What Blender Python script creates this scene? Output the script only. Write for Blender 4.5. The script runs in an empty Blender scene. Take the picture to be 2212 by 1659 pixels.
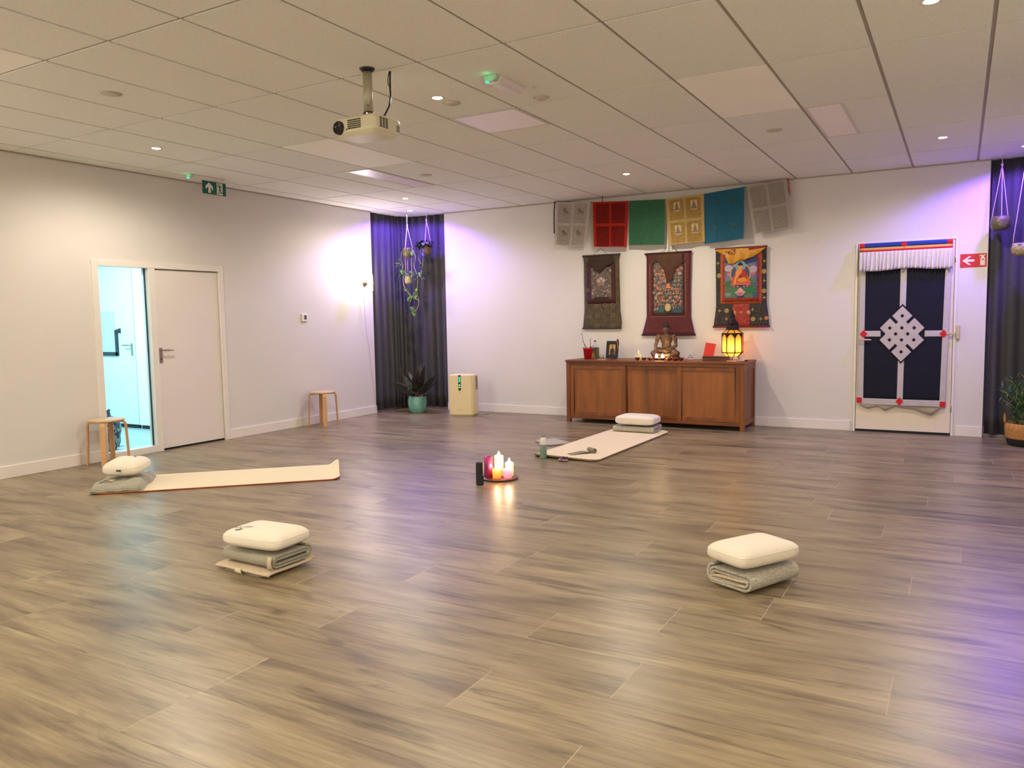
import bpy, bmesh, math, random
from mathutils import Vector, Matrix
random.seed(7)
PI = math.pi
SC = bpy.context.scene
COL = SC.collection

# ------------------------------------------------------------------ camera
FPX, YAW, PITCH, ROLL = 1689.857, 0.52028, -0.08437, -0.017155
cy, sy, cp, sp = math.cos(YAW), math.sin(YAW), math.cos(PITCH), math.sin(PITCH)
_f = Vector((-sy * cp, cy * cp, sp)); _r0 = Vector((cy, sy, 0)); _u0 = _r0.cross(_f)
_r = _r0 * math.cos(ROLL) + _u0 * math.sin(ROLL); _u = _u0 * math.cos(ROLL) - _r0 * math.sin(ROLL)
cam_data = bpy.data.cameras.new('camera'); cam = bpy.data.objects.new('camera', cam_data); COL.objects.link(cam)
cam.matrix_world = Matrix(((_r.x, _u.x, -_f.x, 0), (_r.y, _u.y, -_f.y, 0), (_r.z, _u.z, -_f.z, 1.348), (0, 0, 0, 1)))
cam_data.sensor_width = 36; cam_data.sensor_fit = 'HORIZONTAL'; cam_data.lens = FPX / 2212 * 36
cam_data.clip_start = 0.05
SC.camera = cam

# ------------------------------------------------------------------ world, exposure
w = bpy.data.worlds.new('night'); SC.world = w; w.use_nodes = True
w.node_tree.nodes['Background'].inputs[0].default_value = (0.02, 0.03, 0.06, 1)
w.node_tree.nodes['Background'].inputs[1].default_value = 0.3
SC.view_settings.view_transform = 'Standard'; SC.view_settings.look = 'None'
SC.view_settings.gamma = 1; SC.view_settings.use_curve_mapping = False
SC.view_settings.exposure = 1.02
WARM = (1.0, 0.89, 0.75)
SPOT_W = 50.0       # each recessed downlight
BOUNCE_SPREAD = math.radians(172)
PURPLE_W = 88.0
SCONCE_W = 6.5; ADDED_SCONCE_W = 52.0  # second wattage drives the added, unseen sconces
CORRIDOR_W = 84.0

CEIL = 2.891; XL = -7.339; YB = 9.602; XR = 1.03; YN = -3.2

# ------------------------------------------------------------------ materials
def srgb(r, g, b):
    f = lambda c: c / 12.92 if c <= 0.04045 else ((c + 0.055) / 1.055) ** 2.4
    return (f(r / 255), f(g / 255), f(b / 255), 1)
MATS = {}
def mat(name, col, rough=0.6, metal=0.0, spec=0.5, noise=0.0, nscale=8.0, stretch=(1, 1, 1), bump=0.0, bscale=60.0,
        emit=None, estr=0.0, trans=0.0, sss=0.0, ssr=(0.02, 0.01, 0.005), ior=1.45, alpha=1.0, col2=None, bstretch=None, sheen=0.0, coat=0.0):
    """procedural principled material with noise variation in colour and height"""
    if name in MATS: return MATS[name]
    m = bpy.data.materials.new(name); m.use_nodes = True; nt = m.node_tree; N = nt.nodes; Lk = nt.links
    b = N['Principled BSDF']
    b.inputs['Base Color'].default_value = col; b.inputs['Roughness'].default_value = rough
    b.inputs['Metallic'].default_value = metal; b.inputs['Specular IOR Level'].default_value = spec
    b.inputs['IOR'].default_value = ior
    b.inputs['Transmission Weight'].default_value = trans
    b.inputs['Sheen Weight'].default_value = sheen
    b.inputs['Coat Weight'].default_value = coat
    if sss: b.inputs['Subsurface Weight'].default_value = sss; b.inputs['Subsurface Radius'].default_value = ssr; b.inputs['Subsurface Scale'].default_value = 1.0
    if emit: b.inputs['Emission Color'].default_value = emit; b.inputs['Emission Strength'].default_value = estr
    tc = None
    if noise or bump:
        tc = N.new('ShaderNodeTexCoord')
    if noise:
        mp = N.new('ShaderNodeMapping'); mp.inputs['Scale'].default_value = stretch; Lk.new(tc.outputs['Object'], mp.inputs[0])
        n = N.new('ShaderNodeTexNoise'); n.inputs['Scale'].default_value = nscale; n.inputs['Detail'].default_value = 5
        Lk.new(mp.outputs[0], n.inputs['Vector'])
        r = N.new('ShaderNodeValToRGB')
        c2 = col2 or tuple(c * (1 - noise) for c in col[:3]) + (1,)
        r.color_ramp.elements[0].position = 0.35; r.color_ramp.elements[0].color = c2
        r.color_ramp.elements[1].position = 0.65; r.color_ramp.elements[1].color = col
        Lk.new(n.outputs['Fac'], r.inputs[0]); Lk.new(r.outputs[0], b.inputs['Base Color'])
    if bump:
        mp2 = N.new('ShaderNodeMapping'); mp2.inputs['Scale'].default_value = bstretch or (1, 1, 1); Lk.new(tc.outputs['Object'], mp2.inputs[0])
        n2 = N.new('ShaderNodeTexNoise'); n2.inputs['Scale'].default_value = bscale; n2.inputs['Detail'].default_value = 4
        Lk.new(mp2.outputs[0], n2.inputs['Vector'])
        bp = N.new('ShaderNodeBump'); bp.inputs['Strength'].default_value = bump; bp.inputs['Distance'].default_value = 0.01
        Lk.new(n2.outputs['Fac'], bp.inputs['Height']); Lk.new(bp.outputs[0], b.inputs['Normal'])
    MATS[name] = m
    return m
def flat(c, rough=0.7):
    """paint or dye of one colour given as srgb bytes, faint cloth noise"""
    return mat('dye_%d_%d_%d' % c, srgb(*c), rough, noise=0.12, nscale=90)

def wood_mat(name, c1, c2, axis='X', rough=0.4, scale=6, fine=16):
    if name in MATS: return MATS[name]
    m = bpy.data.materials.new(name); m.use_nodes = True; nt = m.node_tree; N = nt.nodes; Lk = nt.links
    b = N['Principled BSDF']; b.inputs['Roughness'].default_value = rough
    tc = N.new('ShaderNodeTexCoord'); mp = N.new('ShaderNodeMapping')
    s = {'X': (0.1, 1, 1), 'Y': (1, 0.1, 1), 'Z': (1, 1, 0.1)}[axis]
    mp.inputs['Scale'].default_value = s; Lk.new(tc.outputs['Object'], mp.inputs[0])
    n = N.new('ShaderNodeTexNoise'); n.inputs['Scale'].default_value = scale; n.inputs['Detail'].default_value = 8; n.inputs['Distortion'].default_value = 1.2
    n3 = N.new('ShaderNodeTexNoise'); n3.inputs['Scale'].default_value = fine; n3.inputs['Detail'].default_value = 6
    Lk.new(mp.outputs[0], n.inputs['Vector']); Lk.new(mp.outputs[0], n3.inputs['Vector'])
    ad = N.new('ShaderNodeMix'); ad.data_type = 'FLOAT'; ad.inputs[0].default_value = 0.4
    Lk.new(n.outputs['Fac'], ad.inputs[2]); Lk.new(n3.outputs['Fac'], ad.inputs[3])
    r = N.new('ShaderNodeValToRGB'); r.color_ramp.elements[0].position = 0.35; r.color_ramp.elements[0].color = c2
    r.color_ramp.elements[1].position = 0.62; r.color_ramp.elements[1].color = c1
    Lk.new(ad.outputs[0], r.inputs[0]); Lk.new(r.outputs[0], b.inputs['Base Color'])
    MATS[name] = m
    return m

def cloth_translucent(name, col, tr=0.35, rough=0.8, bump=0.1, prints=None, col2=None):
    """thin cloth: diffuse mixed with translucent; prints = 'text' adds rows of printed lines"""
    if name in MATS: return MATS[name]
    m = bpy.data.materials.new(name); m.use_nodes = True; nt = m.node_tree; N = nt.nodes; Lk = nt.links
    N.remove(N['Principled BSDF']); out = N['Material Output']
    d = N.new('ShaderNodeBsdfDiffuse'); t = N.new('ShaderNodeBsdfTranslucent'); mx = N.new('ShaderNodeMixShader')
    mx.inputs[0].default_value = tr
    Lk.new(d.outputs[0], mx.inputs[1]); Lk.new(t.outputs[0], mx.inputs[2]); Lk.new(mx.outputs[0], out.inputs[0])
    tc = N.new('ShaderNodeTexCoord')
    n = N.new('ShaderNodeTexNoise'); n.inputs['Scale'].default_value = 30; n.inputs['Detail'].default_value = 6
    Lk.new(tc.outputs['Object'], n.inputs['Vector'])
    r = N.new('ShaderNodeValToRGB'); r.color_ramp.elements[0].color = tuple(c * 0.85 for c in col[:3]) + (1,); r.color_ramp.elements[1].color = col
    r.color_ramp.elements[0].position = 0.3; r.color_ramp.elements[1].position = 0.6
    Lk.new(n.outputs['Fac'], r.inputs[0]); src = r.outputs[0]
    if prints:
        sx = N.new('ShaderNodeSeparateXYZ'); Lk.new(tc.outputs['Object'], sx.inputs[0])
        mul = N.new('ShaderNodeMath'); mul.operation = 'MULTIPLY'; mul.inputs[1].default_value = 2 * PI / 0.0135; Lk.new(sx.outputs['Z'], mul.inputs[0])
        sn = N.new('ShaderNodeMath'); sn.operation = 'SINE'; Lk.new(mul.outputs[0], sn.inputs[0])
        gt = N.new('ShaderNodeMath'); gt.operation = 'GREATER_THAN'; gt.inputs[1].default_value = 0.1; Lk.new(sn.outputs[0], gt.inputs[0])
        mp = N.new('ShaderNodeMapping'); mp.inputs['Scale'].default_value = (1, 1, 1.0); Lk.new(tc.outputs['Object'], mp.inputs[0])
        n2 = N.new('ShaderNodeTexNoise'); n2.inputs['Scale'].default_value = 110; n2.inputs['Detail'].default_value = 1; Lk.new(mp.outputs[0], n2.inputs['Vector'])
        g2 = N.new('ShaderNodeMath'); g2.operation = 'GREATER_THAN'; g2.inputs[1].default_value = 0.47; Lk.new(n2.outputs['Fac'], g2.inputs[0])
        mm = N.new('ShaderNodeMath'); mm.operation = 'MULTIPLY'; Lk.new(gt.outputs[0], mm.inputs[0]); Lk.new(g2.outputs[0], mm.inputs[1])
        ms = N.new('ShaderNodeMath'); ms.operation = 'MULTIPLY'; ms.inputs[1].default_value = prints; Lk.new(mm.outputs[0], ms.inputs[0])
        mc = N.new('ShaderNodeMix'); mc.data_type = 'RGBA'; Lk.new(ms.outputs[0], mc.inputs[0]); Lk.new(src, mc.inputs[6]); mc.inputs[7].default_value = col2 or (0.03, 0.03, 0.03, 1)
        src = mc.outputs[2]
    Lk.new(src, d.inputs[0]); Lk.new(src, t.inputs[0])
    MATS[name] = m
    return m

# ------------------------------------------------------------------ mesh builder
class MB:
    def __init__(s): s.v = []; s.f = []; s.m = []; s.sm = []
    def add(s, vs, fs, mi=0, smooth=False):
        o = len(s.v); s.v += [tuple(v) for v in vs]
        for f in fs: s.f.append(tuple(i + o for i in f)); s.m.append(mi); s.sm.append(smooth)
        return s
    def box(s, c, d, mi=0, rot=None, taper=1.0):
        x, y, z = d[0] / 2, d[1] / 2, d[2] / 2; vs = []
        for k, (a, b, e) in enumerate([(-1, -1, -1), (1, -1, -1), (1, 1, -1), (-1, 1, -1), (-1, -1, 1), (1, -1, 1), (1, 1, 1), (-1, 1, 1)]):
            t = taper if e > 0 else 1
            p = Vector((a * x * t, b * y * t, e * z))
            if rot is not None: p = rot @ p
            vs.append(p + Vector(c))
        return s.add(vs, [(3, 2, 1, 0), (4, 5, 6, 7), (0, 1, 5, 4), (1, 2, 6, 5), (2, 3, 7, 6), (3, 0, 4, 7)], mi)
    def bx(s, x0, x1, y0, y1, z0, z1, mi=0):
        return s.box(((x0 + x1) / 2, (y0 + y1) / 2, (z0 + z1) / 2), (x1 - x0, y1 - y0, z1 - z0), mi)
    def lathe(s, prof, c=(0, 0, 0), seg=32, mi=0, smooth=True, rot=None, a0=0.0, caps=True):
        vs = []; fs = []; n = len(prof)
        for k in range(seg):
            a = a0 + 2 * PI * k / seg
            for r, z in prof:
                p = Vector((r * math.cos(a), r * math.sin(a), z))
                if rot is not None: p = rot @ p
                vs.append(p + Vector(c))
        for k in range(seg):
            k2 = (k + 1) % seg
            for i in range(n - 1): fs.append((k * n + i, k2 * n + i, k2 * n + i + 1, k * n + i + 1))
        if caps:
            if prof[0][0] > 1e-5: fs.append(tuple(reversed([k * n for k in range(seg)])))
            if prof[-1][0] > 1e-5: fs.append(tuple(k * n + n - 1 for k in range(seg)))
        return s.add(vs, fs, mi, smooth)
    def cyl(s, p0, p1, r0, r1=None, seg=20, mi=0, smooth=True):
        r1 = r0 if r1 is None else r1; p0 = Vector(p0); p1 = Vector(p1); d = p1 - p0
        q = Vector((0, 0, 1)).rotation_difference(d.normalized()).to_matrix()
        return s.lathe([(r0, 0), (r1, d.length)], p0, seg, mi, smooth, q)
    def tube(s, pts, r, seg=8, mi=0, smooth=True, flat_=None):
        pts = [Vector(p) for p in pts]; n = len(pts); vs = []; fs = []
        rr = r if isinstance(r, (list, tuple)) else [r] * n
        up = Vector((0, 0, 1)); prev = None
        for i in range(n):
            t = (pts[min(i + 1, n - 1)] - pts[max(i - 1, 0)]).normalized()
            if prev is None:
                a = t.cross(up)
                if a.length < 1e-3: a = t.cross(Vector((1, 0, 0)))
                a.normalize()
            else:
                a = prev - t * prev.dot(t); a.normalize()
            prev = a; b = t.cross(a)
            for k in range(seg):
                an = 2 * PI * k / seg
                vs.append(pts[i] + a * (math.cos(an) * rr[i]) + b * (math.sin(an) * rr[i] * (flat_ or 1)))
        for i in range(n - 1):
            for k in range(seg):
                k2 = (k + 1) % seg; fs.append((i * seg + k, i * seg + k2, (i + 1) * seg + k2, (i + 1) * seg + k))
        fs.append(tuple(reversed(range(seg)))); fs.append(tuple((n - 1) * seg + k for k in range(seg)))
        return s.add(vs, fs, mi, smooth)
    def grid(s, fn, nu, nv, mi=0, smooth=True, closed_u=False):
        vs = [fn(i / nu, j / nv) for j in range(nv + 1) for i in range(nu + 1)]
        fs = [(j * (nu + 1) + i, j * (nu + 1) + i + 1, (j + 1) * (nu + 1) + i + 1, (j + 1) * (nu + 1) + i) for j in range(nv) for i in range(nu)]
        return s.add(vs, fs, mi, smooth)
    def prism(s, pts, fn, t, mi=0, smooth=False):
        """2D outline pts mapped by fn(a, b, depth), extruded from depth 0 to t"""
        n = len(pts); vs = [fn(a, b, 0) for a, b in pts] + [fn(a, b, t) for a, b in pts]
        fs = [tuple(range(n)), tuple(reversed(range(n, 2 * n)))] + [(i, (i + 1) % n, n + (i + 1) % n, n + i) for i in range(n)]
        return s.add(vs, fs, mi, smooth)
    def ell(s, c, r, mi=0, seg=20, rings=12, rot=None):
        vs = []; fs = []
        for j in range(rings + 1):
            ph = PI * j / rings
            for k in range(seg):
                a = 2 * PI * k / seg
                p = Vector((r[0] * math.sin(ph) * math.cos(a), r[1] * math.sin(ph) * math.sin(a), r[2] * math.cos(ph)))
                if rot is not None: p = rot @ p
                vs.append(p + Vector(c))
        for j in range(rings):
            for k in range(seg):
                k2 = (k + 1) % seg; fs.append((j * seg + k, (j + 1) * seg + k, (j + 1) * seg + k2, j * seg + k2))
        return s.add(vs, fs, mi, True)
    def build(s, name, mats, parent=None, loc=None, bevel=0.0, bseg=2, solid=0.0, subd=0, recalc=True, autosm=False):
        me = bpy.data.meshes.new(name); me.from_pydata(s.v, [], s.f)
        if not isinstance(mats, (list, tuple)): mats = [mats]
        for m in mats: me.materials.append(m)
        me.polygons.foreach_set('material_index', s.m); me.polygons.foreach_set('use_smooth', s.sm)
        bm = bmesh.new(); bm.from_mesh(me)
        bmesh.ops.remove_doubles(bm, verts=bm.verts, dist=1e-6)
        if recalc: bmesh.ops.recalc_face_normals(bm, faces=bm.faces)
        bm.to_mesh(me); bm.free()
        o = bpy.data.objects.new(name, me); COL.objects.link(o)
        if parent is not None: o.parent = parent
        if loc is not None: o.location = loc
        if solid:
            md = o.modifiers.new('solid', 'SOLIDIFY'); md.thickness = solid; md.offset = 0
        if bevel:
            md = o.modifiers.new('bevel', 'BEVEL'); md.width = bevel; md.segments = bseg; md.limit_method = 'ANGLE'; md.angle_limit = math.radians(40)
            md.harden_normals = False
        if subd:
            md = o.modifiers.new('sub', 'SUBSURF'); md.levels = subd; md.render_levels = subd
        return o
def rotz(a): return Matrix.Rotation(a, 3, 'Z')
def tag(o, label=None, cat=None, group=None, kind=None):
    if label: o['label'] = label
    if cat: o['category'] = cat
    if group: o['group'] = group
    if kind: o['kind'] = kind
    return o
def thing(name, label, cat, loc=(0, 0, 0), rz=0.0, group=None):
    o = bpy.data.objects.new(name, None); COL.objects.link(o); o.empty_display_size = 0.1
    o.location = loc; o.rotation_euler = (0, 0, rz)
    return tag(o, label, cat, group)
def sthing(name, loc=(0, 0, 0)):
    o = bpy.data.objects.new(name, None); COL.objects.link(o); o.location = loc; o['kind'] = 'structure'; return o
def copy_tree(o, parent=None):
    c = o.copy(); COL.objects.link(c)
    if parent is not None: c.parent = parent
    for ch in list(o.children): copy_tree(ch, c)
    return c
def light(name, kind, parent, loc, energy, color, radius=0.05, rot=None, **kw):
    l = bpy.data.lights.new(name, kind); l.energy = energy; l.color = color
    if kind in ('POINT', 'SPOT'): l.shadow_soft_size = radius
    for k, v in kw.items(): setattr(l, k, v)
    o = bpy.data.objects.new(name, l); COL.objects.link(o); o.parent = parent; o.location = loc
    if rot: o.rotation_euler = rot
    return o
def text_polys(txt, size):
    """letters as flat polygons (vertices, faces) from Blender's own font"""
    c = bpy.data.curves.new('lettering', 'FONT'); c.body = txt; c.size = size; c.fill_mode = 'FRONT'; c.resolution_u = 2
    o = bpy.data.objects.new('lettering', c); COL.objects.link(o)
    dg = bpy.context.evaluated_depsgraph_get(); dg.update()
    me = bpy.data.meshes.new_from_object(o.evaluated_get(dg))
    vs = [tuple(v.co) for v in me.vertices]; fs = [tuple(p.vertices) for p in me.polygons]
    bpy.data.objects.remove(o); bpy.data.curves.remove(c); bpy.data.meshes.remove(me)
    return vs, fs

# ================================================================== SETTING
# --- floor: one mesh, each plank its own quad between thin bevelled joints
def floor_mat(name, seam=False):
    m = bpy.data.materials.new(name); m.use_nodes = True; nt = m.node_tree; N = nt.nodes; Lk = nt.links
    b = N['Principled BSDF']; b.inputs['Specular IOR Level'].default_value = 0.5
    if seam:
        b.inputs['Base Color'].default_value = srgb(178, 160, 134); b.inputs['Roughness'].default_value = 0.35; return m  # pale joint colour carries the light caught by the plank bevels
    tc = N.new('ShaderNodeTexCoord'); at = N.new('ShaderNodeAttribute'); at.attribute_name = 'plank'
    off = N.new('ShaderNodeVectorMath'); off.operation = 'MULTIPLY_ADD'; off.inputs[1].default_value = (37.0, 53.0, 11.0)
    Lk.new(at.outputs['Color'], off.inputs[0]); Lk.new(tc.outputs['Object'], off.inputs[2])
    def noise(scale, st, det=6, dist=0.0, rough=0.55):
        mp = N.new('ShaderNodeMapping'); mp.inputs['Scale'].default_value = st; Lk.new(off.outputs[0], mp.inputs[0])
        n = N.new('ShaderNodeTexNoise'); n.inputs['Scale'].default_value = scale; n.inputs['Detail'].default_value = det
        n.inputs['Distortion'].default_value = dist; n.inputs['Roughness'].default_value = rough
        Lk.new(mp.outputs[0], n.inputs['Vector']); return n.outputs['Fac']
    a = noise(3.2, (0.42, 2.2, 1), 7, 0.5)
    r1 = N.new('ShaderNodeValToRGB'); e = r1.color_ramp.elements
    e[0].position = 0.30; e[0].color = srgb(106, 92, 74); e[1].position = 0.70; e[1].color = srgb(157, 144, 114)
    x = e.new(0.46); x.color = srgb(136, 122, 95)
    Lk.new(a, r1.inputs[0])
    # dark flecks and knots
    k = noise(2.3, (0.62, 4.2, 1), 5, 0.9, 0.65)
    r2 = N.new('ShaderNodeValToRGB'); e = r2.color_ramp.elements
    e[0].position = 0.30; e[0].color = (0.40, 0.36, 0.33, 1); e[1].position = 0.46; e[1].color = (1, 1, 1, 1)
    Lk.new(k, r2.inputs[0])
    g = noise(9, (0.35, 7, 1), 4, 0.2)
    r3 = N.new('ShaderNodeValToRGB'); e = r3.color_ramp.elements
    e[0].position = 0.34; e[0].color = (0.74, 0.72, 0.70, 1); e[1].position = 0.65; e[1].color = (1.06, 1.05, 1.04, 1)
    Lk.new(g, r3.inputs[0])
    m1 = N.new('ShaderNodeMix'); m1.data_type = 'RGBA'; m1.blend_type = 'MULTIPLY'; m1.inputs[0].default_value = 1
    Lk.new(r1.outputs[0], m1.inputs[6]); Lk.new(r2.outputs[0], m1.inputs[7])
    m2 = N.new('ShaderNodeMix'); m2.data_type = 'RGBA'; m2.blend_type = 'MULTIPLY'; m2.inputs[0].default_value = 1
    Lk.new(m1.outputs[2], m2.inputs[6]); Lk.new(r3.outputs[0], m2.inputs[7])
    # plank to plank tone
    mt = N.new('ShaderNodeMapRange'); mt.inputs[3].default_value = 0.86; mt.inputs[4].default_value = 1.08
    sp_ = N.new('ShaderNodeSeparateColor'); Lk.new(at.outputs['Color'], sp_.inputs[0]); Lk.new(sp_.outputs[2], mt.inputs[0])
    m3 = N.new('ShaderNodeVectorMath'); m3.operation = 'SCALE'; Lk.new(m2.outputs[2], m3.inputs[0]); Lk.new(mt.outputs[0], m3.inputs['Scale'])
    Lk.new(m3.outputs[0], b.inputs['Base Color'])
    rr = N.new('ShaderNodeMapRange'); rr.inputs[3].default_value = 0.29; rr.inputs[4].default_value = 0.38; Lk.new(g, rr.inputs[0]); Lk.new(rr.outputs[0], b.inputs['Roughness'])
    bp = N.new('ShaderNodeBump'); bp.inputs['Strength'].default_value = 0.06; bp.inputs['Distance'].default_value = 0.004
    Lk.new(g, bp.inputs['Height']); Lk.new(bp.outputs[0], b.inputs['Normal'])
    return m
def make_floor():
    PW, PL, J = 0.322, 1.38, 0.0028
    known = {-4: -1.0, -3: -1.525, -2: -1.04, -1: -1.56, 0: -1.085, 1: -0.73}
    rnd = random.Random(3); y0 = 3.117
    vs = []; fs = []; ms = []; cols = []
    X0, X1 = XL - 0.25, XR + 0.25
    k0 = math.floor((YN - y0) / PW) - 1; k1 = math.ceil((YB + 0.25 - y0) / PW)
    for k in range(k0, k1):
        ya, yb = y0 + k * PW, y0 + (k + 1) * PW
        ph = known.get(k, None); r_ = rnd.random() * PL
        if ph is None: ph = r_
        n0 = math.floor((X0 - ph) / PL); x = ph + n0 * PL
        while x < X1:
            xa, xb = max(x, X0), min(x + PL, X1)
            c = (rnd.random(), rnd.random(), rnd.random(), 1)
            i = len(vs)
            vs += [(xa + J / 2, ya + J / 2, 0), (xb - J / 2, ya + J / 2, 0), (xb - J / 2, yb - J / 2, 0), (xa + J / 2, yb - J / 2, 0),
                   (xa - J / 2, ya - J / 2, -0.0012), (xb + J / 2, ya - J / 2, -0.0012), (xb + J / 2, yb + J / 2, -0.0012), (xa - J / 2, yb + J / 2, -0.0012)]
            fs.append((i, i + 1, i + 2, i + 3)); ms.append(0)
            for q in range(4): fs.append((i + 4 + q, i + 4 + (q + 1) % 4, i + (q + 1) % 4, i + q)); ms.append(1 if q in (1, 3) else 2)
            cols += [c] * 8; x += PL
    me = bpy.data.meshes.new('floor'); me.from_pydata(vs, [], fs)
    ca = me.color_attributes.new('plank', 'FLOAT_COLOR', 'POINT')
    for i, c in enumerate(cols): ca.data[i].color = c
    jm = floor_mat('floor_plank')
    me.materials.append(jm); me.materials.append(floor_mat('floor_joint_glint', True)); me.materials.append(jm)
    me.polygons.foreach_set('material_index', ms)
    o = bpy.data.objects.new('floor', me); COL.objects.link(o); o['kind'] = 'structure'
make_floor()

def wall_material(name, col, sc=220):
    return mat(name, col, 0.75, noise=0.02, nscale=2, bump=0.09, bscale=sc)
M_WALL = wall_material('wall_paint', srgb(214, 210, 202))
M_TRIM = mat('white_gloss_paint', srgb(226, 220, 210), 0.38, noise=0.015, nscale=3)
M_DOOR = mat('door_paint', srgb(222, 216, 208), 0.5, noise=0.015, nscale=3)
T = 0.22
def struct(name, mb, m, parent=None, **kw):
    o = mb.build(name, m, parent, **kw)
    if parent is None: o['kind'] = 'structure'
    return o
# left wall with the frame opening, ends where the corner curtain begins
m = MB(); GY0, GY1 = 4.655, 6.155
m.bx(XL - T, XL, YN, GY0, 0, CEIL + 0.1); m.bx(XL - T, XL, GY1, 8.83, 0, CEIL + 0.1); m.bx(XL - T, XL, GY0, GY1, 1.955, CEIL + 0.1)
struct('wall_left', m, M_WALL)
m = MB(); DX0, DX1 = -1.035, -0.04
m.bx(-6.6, DX0, YB, YB + T, 0, CEIL + 0.1); m.bx(DX1, 0.232, YB, YB + T, 0, CEIL + 0.1); m.bx(DX0, DX1, YB, YB + T, 2.115, CEIL + 0.1); m.bx(DX0, DX1, YB + .12, YB + T, 0, 2.115)
struct('wall_back', m, M_WALL)
m = MB(); m.bx(XR, XR + T, YN, 8.83, 0, CEIL + 0.1); struct('wall_right', m, M_WALL)
m = MB(); m.bx(XL - T, XR + T, YN - T, YN, 0, CEIL + 0.1); struct('wall_near', m, M_WALL)
# corner bays behind the curtains
m = MB(); m.bx(XL - .3, XL - .22, 8.7, YB + .3, 0, CEIL + .1); m.bx(XL - .3, -6.5, YB + .22, YB + .3, 0, CEIL + .1)
m.bx(XL - .25, XL - .12, 8.83, YB + .22, 0, .1); m.bx(XL - .25, -6.6, YB + .12, YB + .22, 0, .1)
struct('wall_corner_left', m, M_WALL)
m = MB(); m.bx(XR + .22, XR + .3, 8.7, YB + .3, 0, CEIL + .1); m.bx(.13, XR + .3, YB + .22, YB + .3, 0, CEIL + .1)
m.bx(.232, XR + .25, YB + .12, YB + .22, 0, .1)
struct('wall_corner_right', m, M_WALL)
# small windows behind the curtains
for i, (x0, x1) in enumerate(((-7.25, -6.65), (0.3, 0.95))):
    m = MB(); y = YB + .205
    for a in ((x0, x1, .12, .17), (x0, x1, 2.7, 2.75), (x0, x0 + .05, .12, 2.75), (x1 - .05, x1, .12, 2.75)): m.bx(a[0], a[1], y - .03, y, a[2], a[3])
    fr = struct('window_%d' % (i + 1), m, M_TRIM)
    g = MB(); g.bx(x0 + .05, x1 - .05, y - .012, y - .006, .17, 2.7)
    g.build('pane', mat('night_glass', (0.02, 0.025, 0.04, 1), 0.05), fr)

def baseboard(name, x0, x1, y0, y1):
    m = MB(); m.bx(x0, x1, y0, y1, 0, 0.112); struct(name, m, M_TRIM, bevel=0.004)
baseboard('baseboard_left', XL, XL + .016, YN, 4.618); baseboard('baseboard_left.001', XL, XL + .016, 6.19, 8.83)
baseboard('baseboard_back', -6.6, -1.06, YB - .016, YB); baseboard('baseboard_back.001', -.015, .232, YB - .016, YB)
baseboard('baseboard_right', XR - .016, XR, YN, 8.83)

# --- ceiling: lay-in tiles in a grid (0.6 x 1.2 m) with narrow shadow grooves
def ceil_mat():
    m = bpy.data.materials.new('ceiling_tile'); m.use_nodes = True; nt = m.node_tree; N = nt.nodes; Lk = nt.links
    b = N['Principled BSDF']; b.inputs['Roughness'].default_value = 0.9; b.inputs['Specular IOR Level'].default_value = 0.2
    tc = N.new('ShaderNodeTexCoord'); n = N.new('ShaderNodeTexNoise'); n.inputs['Scale'].default_value = 190; n.inputs['Detail'].default_value = 2
    Lk.new(tc.outputs['Object'], n.inputs['Vector'])
    r = N.new('ShaderNodeValToRGB'); r.color_ramp.elements[0].position = 0.30; r.color_ramp.elements[0].color = srgb(204, 203, 194)
    r.color_ramp.elements[1].position = 0.45; r.color_ramp.elements[1].color = srgb(229, 228, 220)
    Lk.new(n.outputs['Fac'], r.inputs[0]); Lk.new(r.outputs[0], b.inputs['Base Color'])
    return m
M_CT = ceil_mat(); M_GRID = mat('ceiling_grid', srgb(164, 152, 136), 0.6, noise=0.05, nscale=5)
M_BLANK = mat('smooth_tile', srgb(246, 243, 234), 0.7, noise=0.02, nscale=3)
def make_ceiling():
    m = MB(); gx, gy = 0.1153, 8.748; SX, SY = 0.6, 1.1985; g = 0.011; h = .0105; dep = 0.007
    blank = {(-3, 3), (-9, 3), (-9, 6)}
    m.bx(XL - .3, XR + .3, YN - .3, YB + .3, CEIL + dep, CEIL + 0.12, 1)
    xs = [gx + SX * j for j in range(-14, 4)]; ys = [gy - SY * i for i in range(-1, 12)]
    for j in range(-13, 3):
        for i in range(-1, 11):
            x0, x1 = gx + SX * j + g, gx + SX * (j + 1) - g; y1, y0 = gy - SY * i - h, gy - SY * (i + 1) + h
            x0 = max(x0, XL - .3); x1 = min(x1, XR + .3); y1 = min(y1, YB + .3); y0 = max(y0, YN - .1)
            if x1 - x0 < .01 or y1 - y0 < .01: continue
            m.bx(x0, x1, y0, y1, CEIL, CEIL + dep + .002, 2 if (j, i + 1) in blank else 0)
    struct('ceiling', m, [M_CT, M_GRID, M_BLANK])
    e = MB(); e.bx(XL, XL + .02, YN, 8.83, CEIL - .012, CEIL); struct('trim_1', e, M_GRID)
    e = MB(); e.bx(-6.6, .232, YB - .02, YB, CEIL - .012, CEIL); struct('trim_2', e, M_GRID)
make_ceiling()
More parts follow.
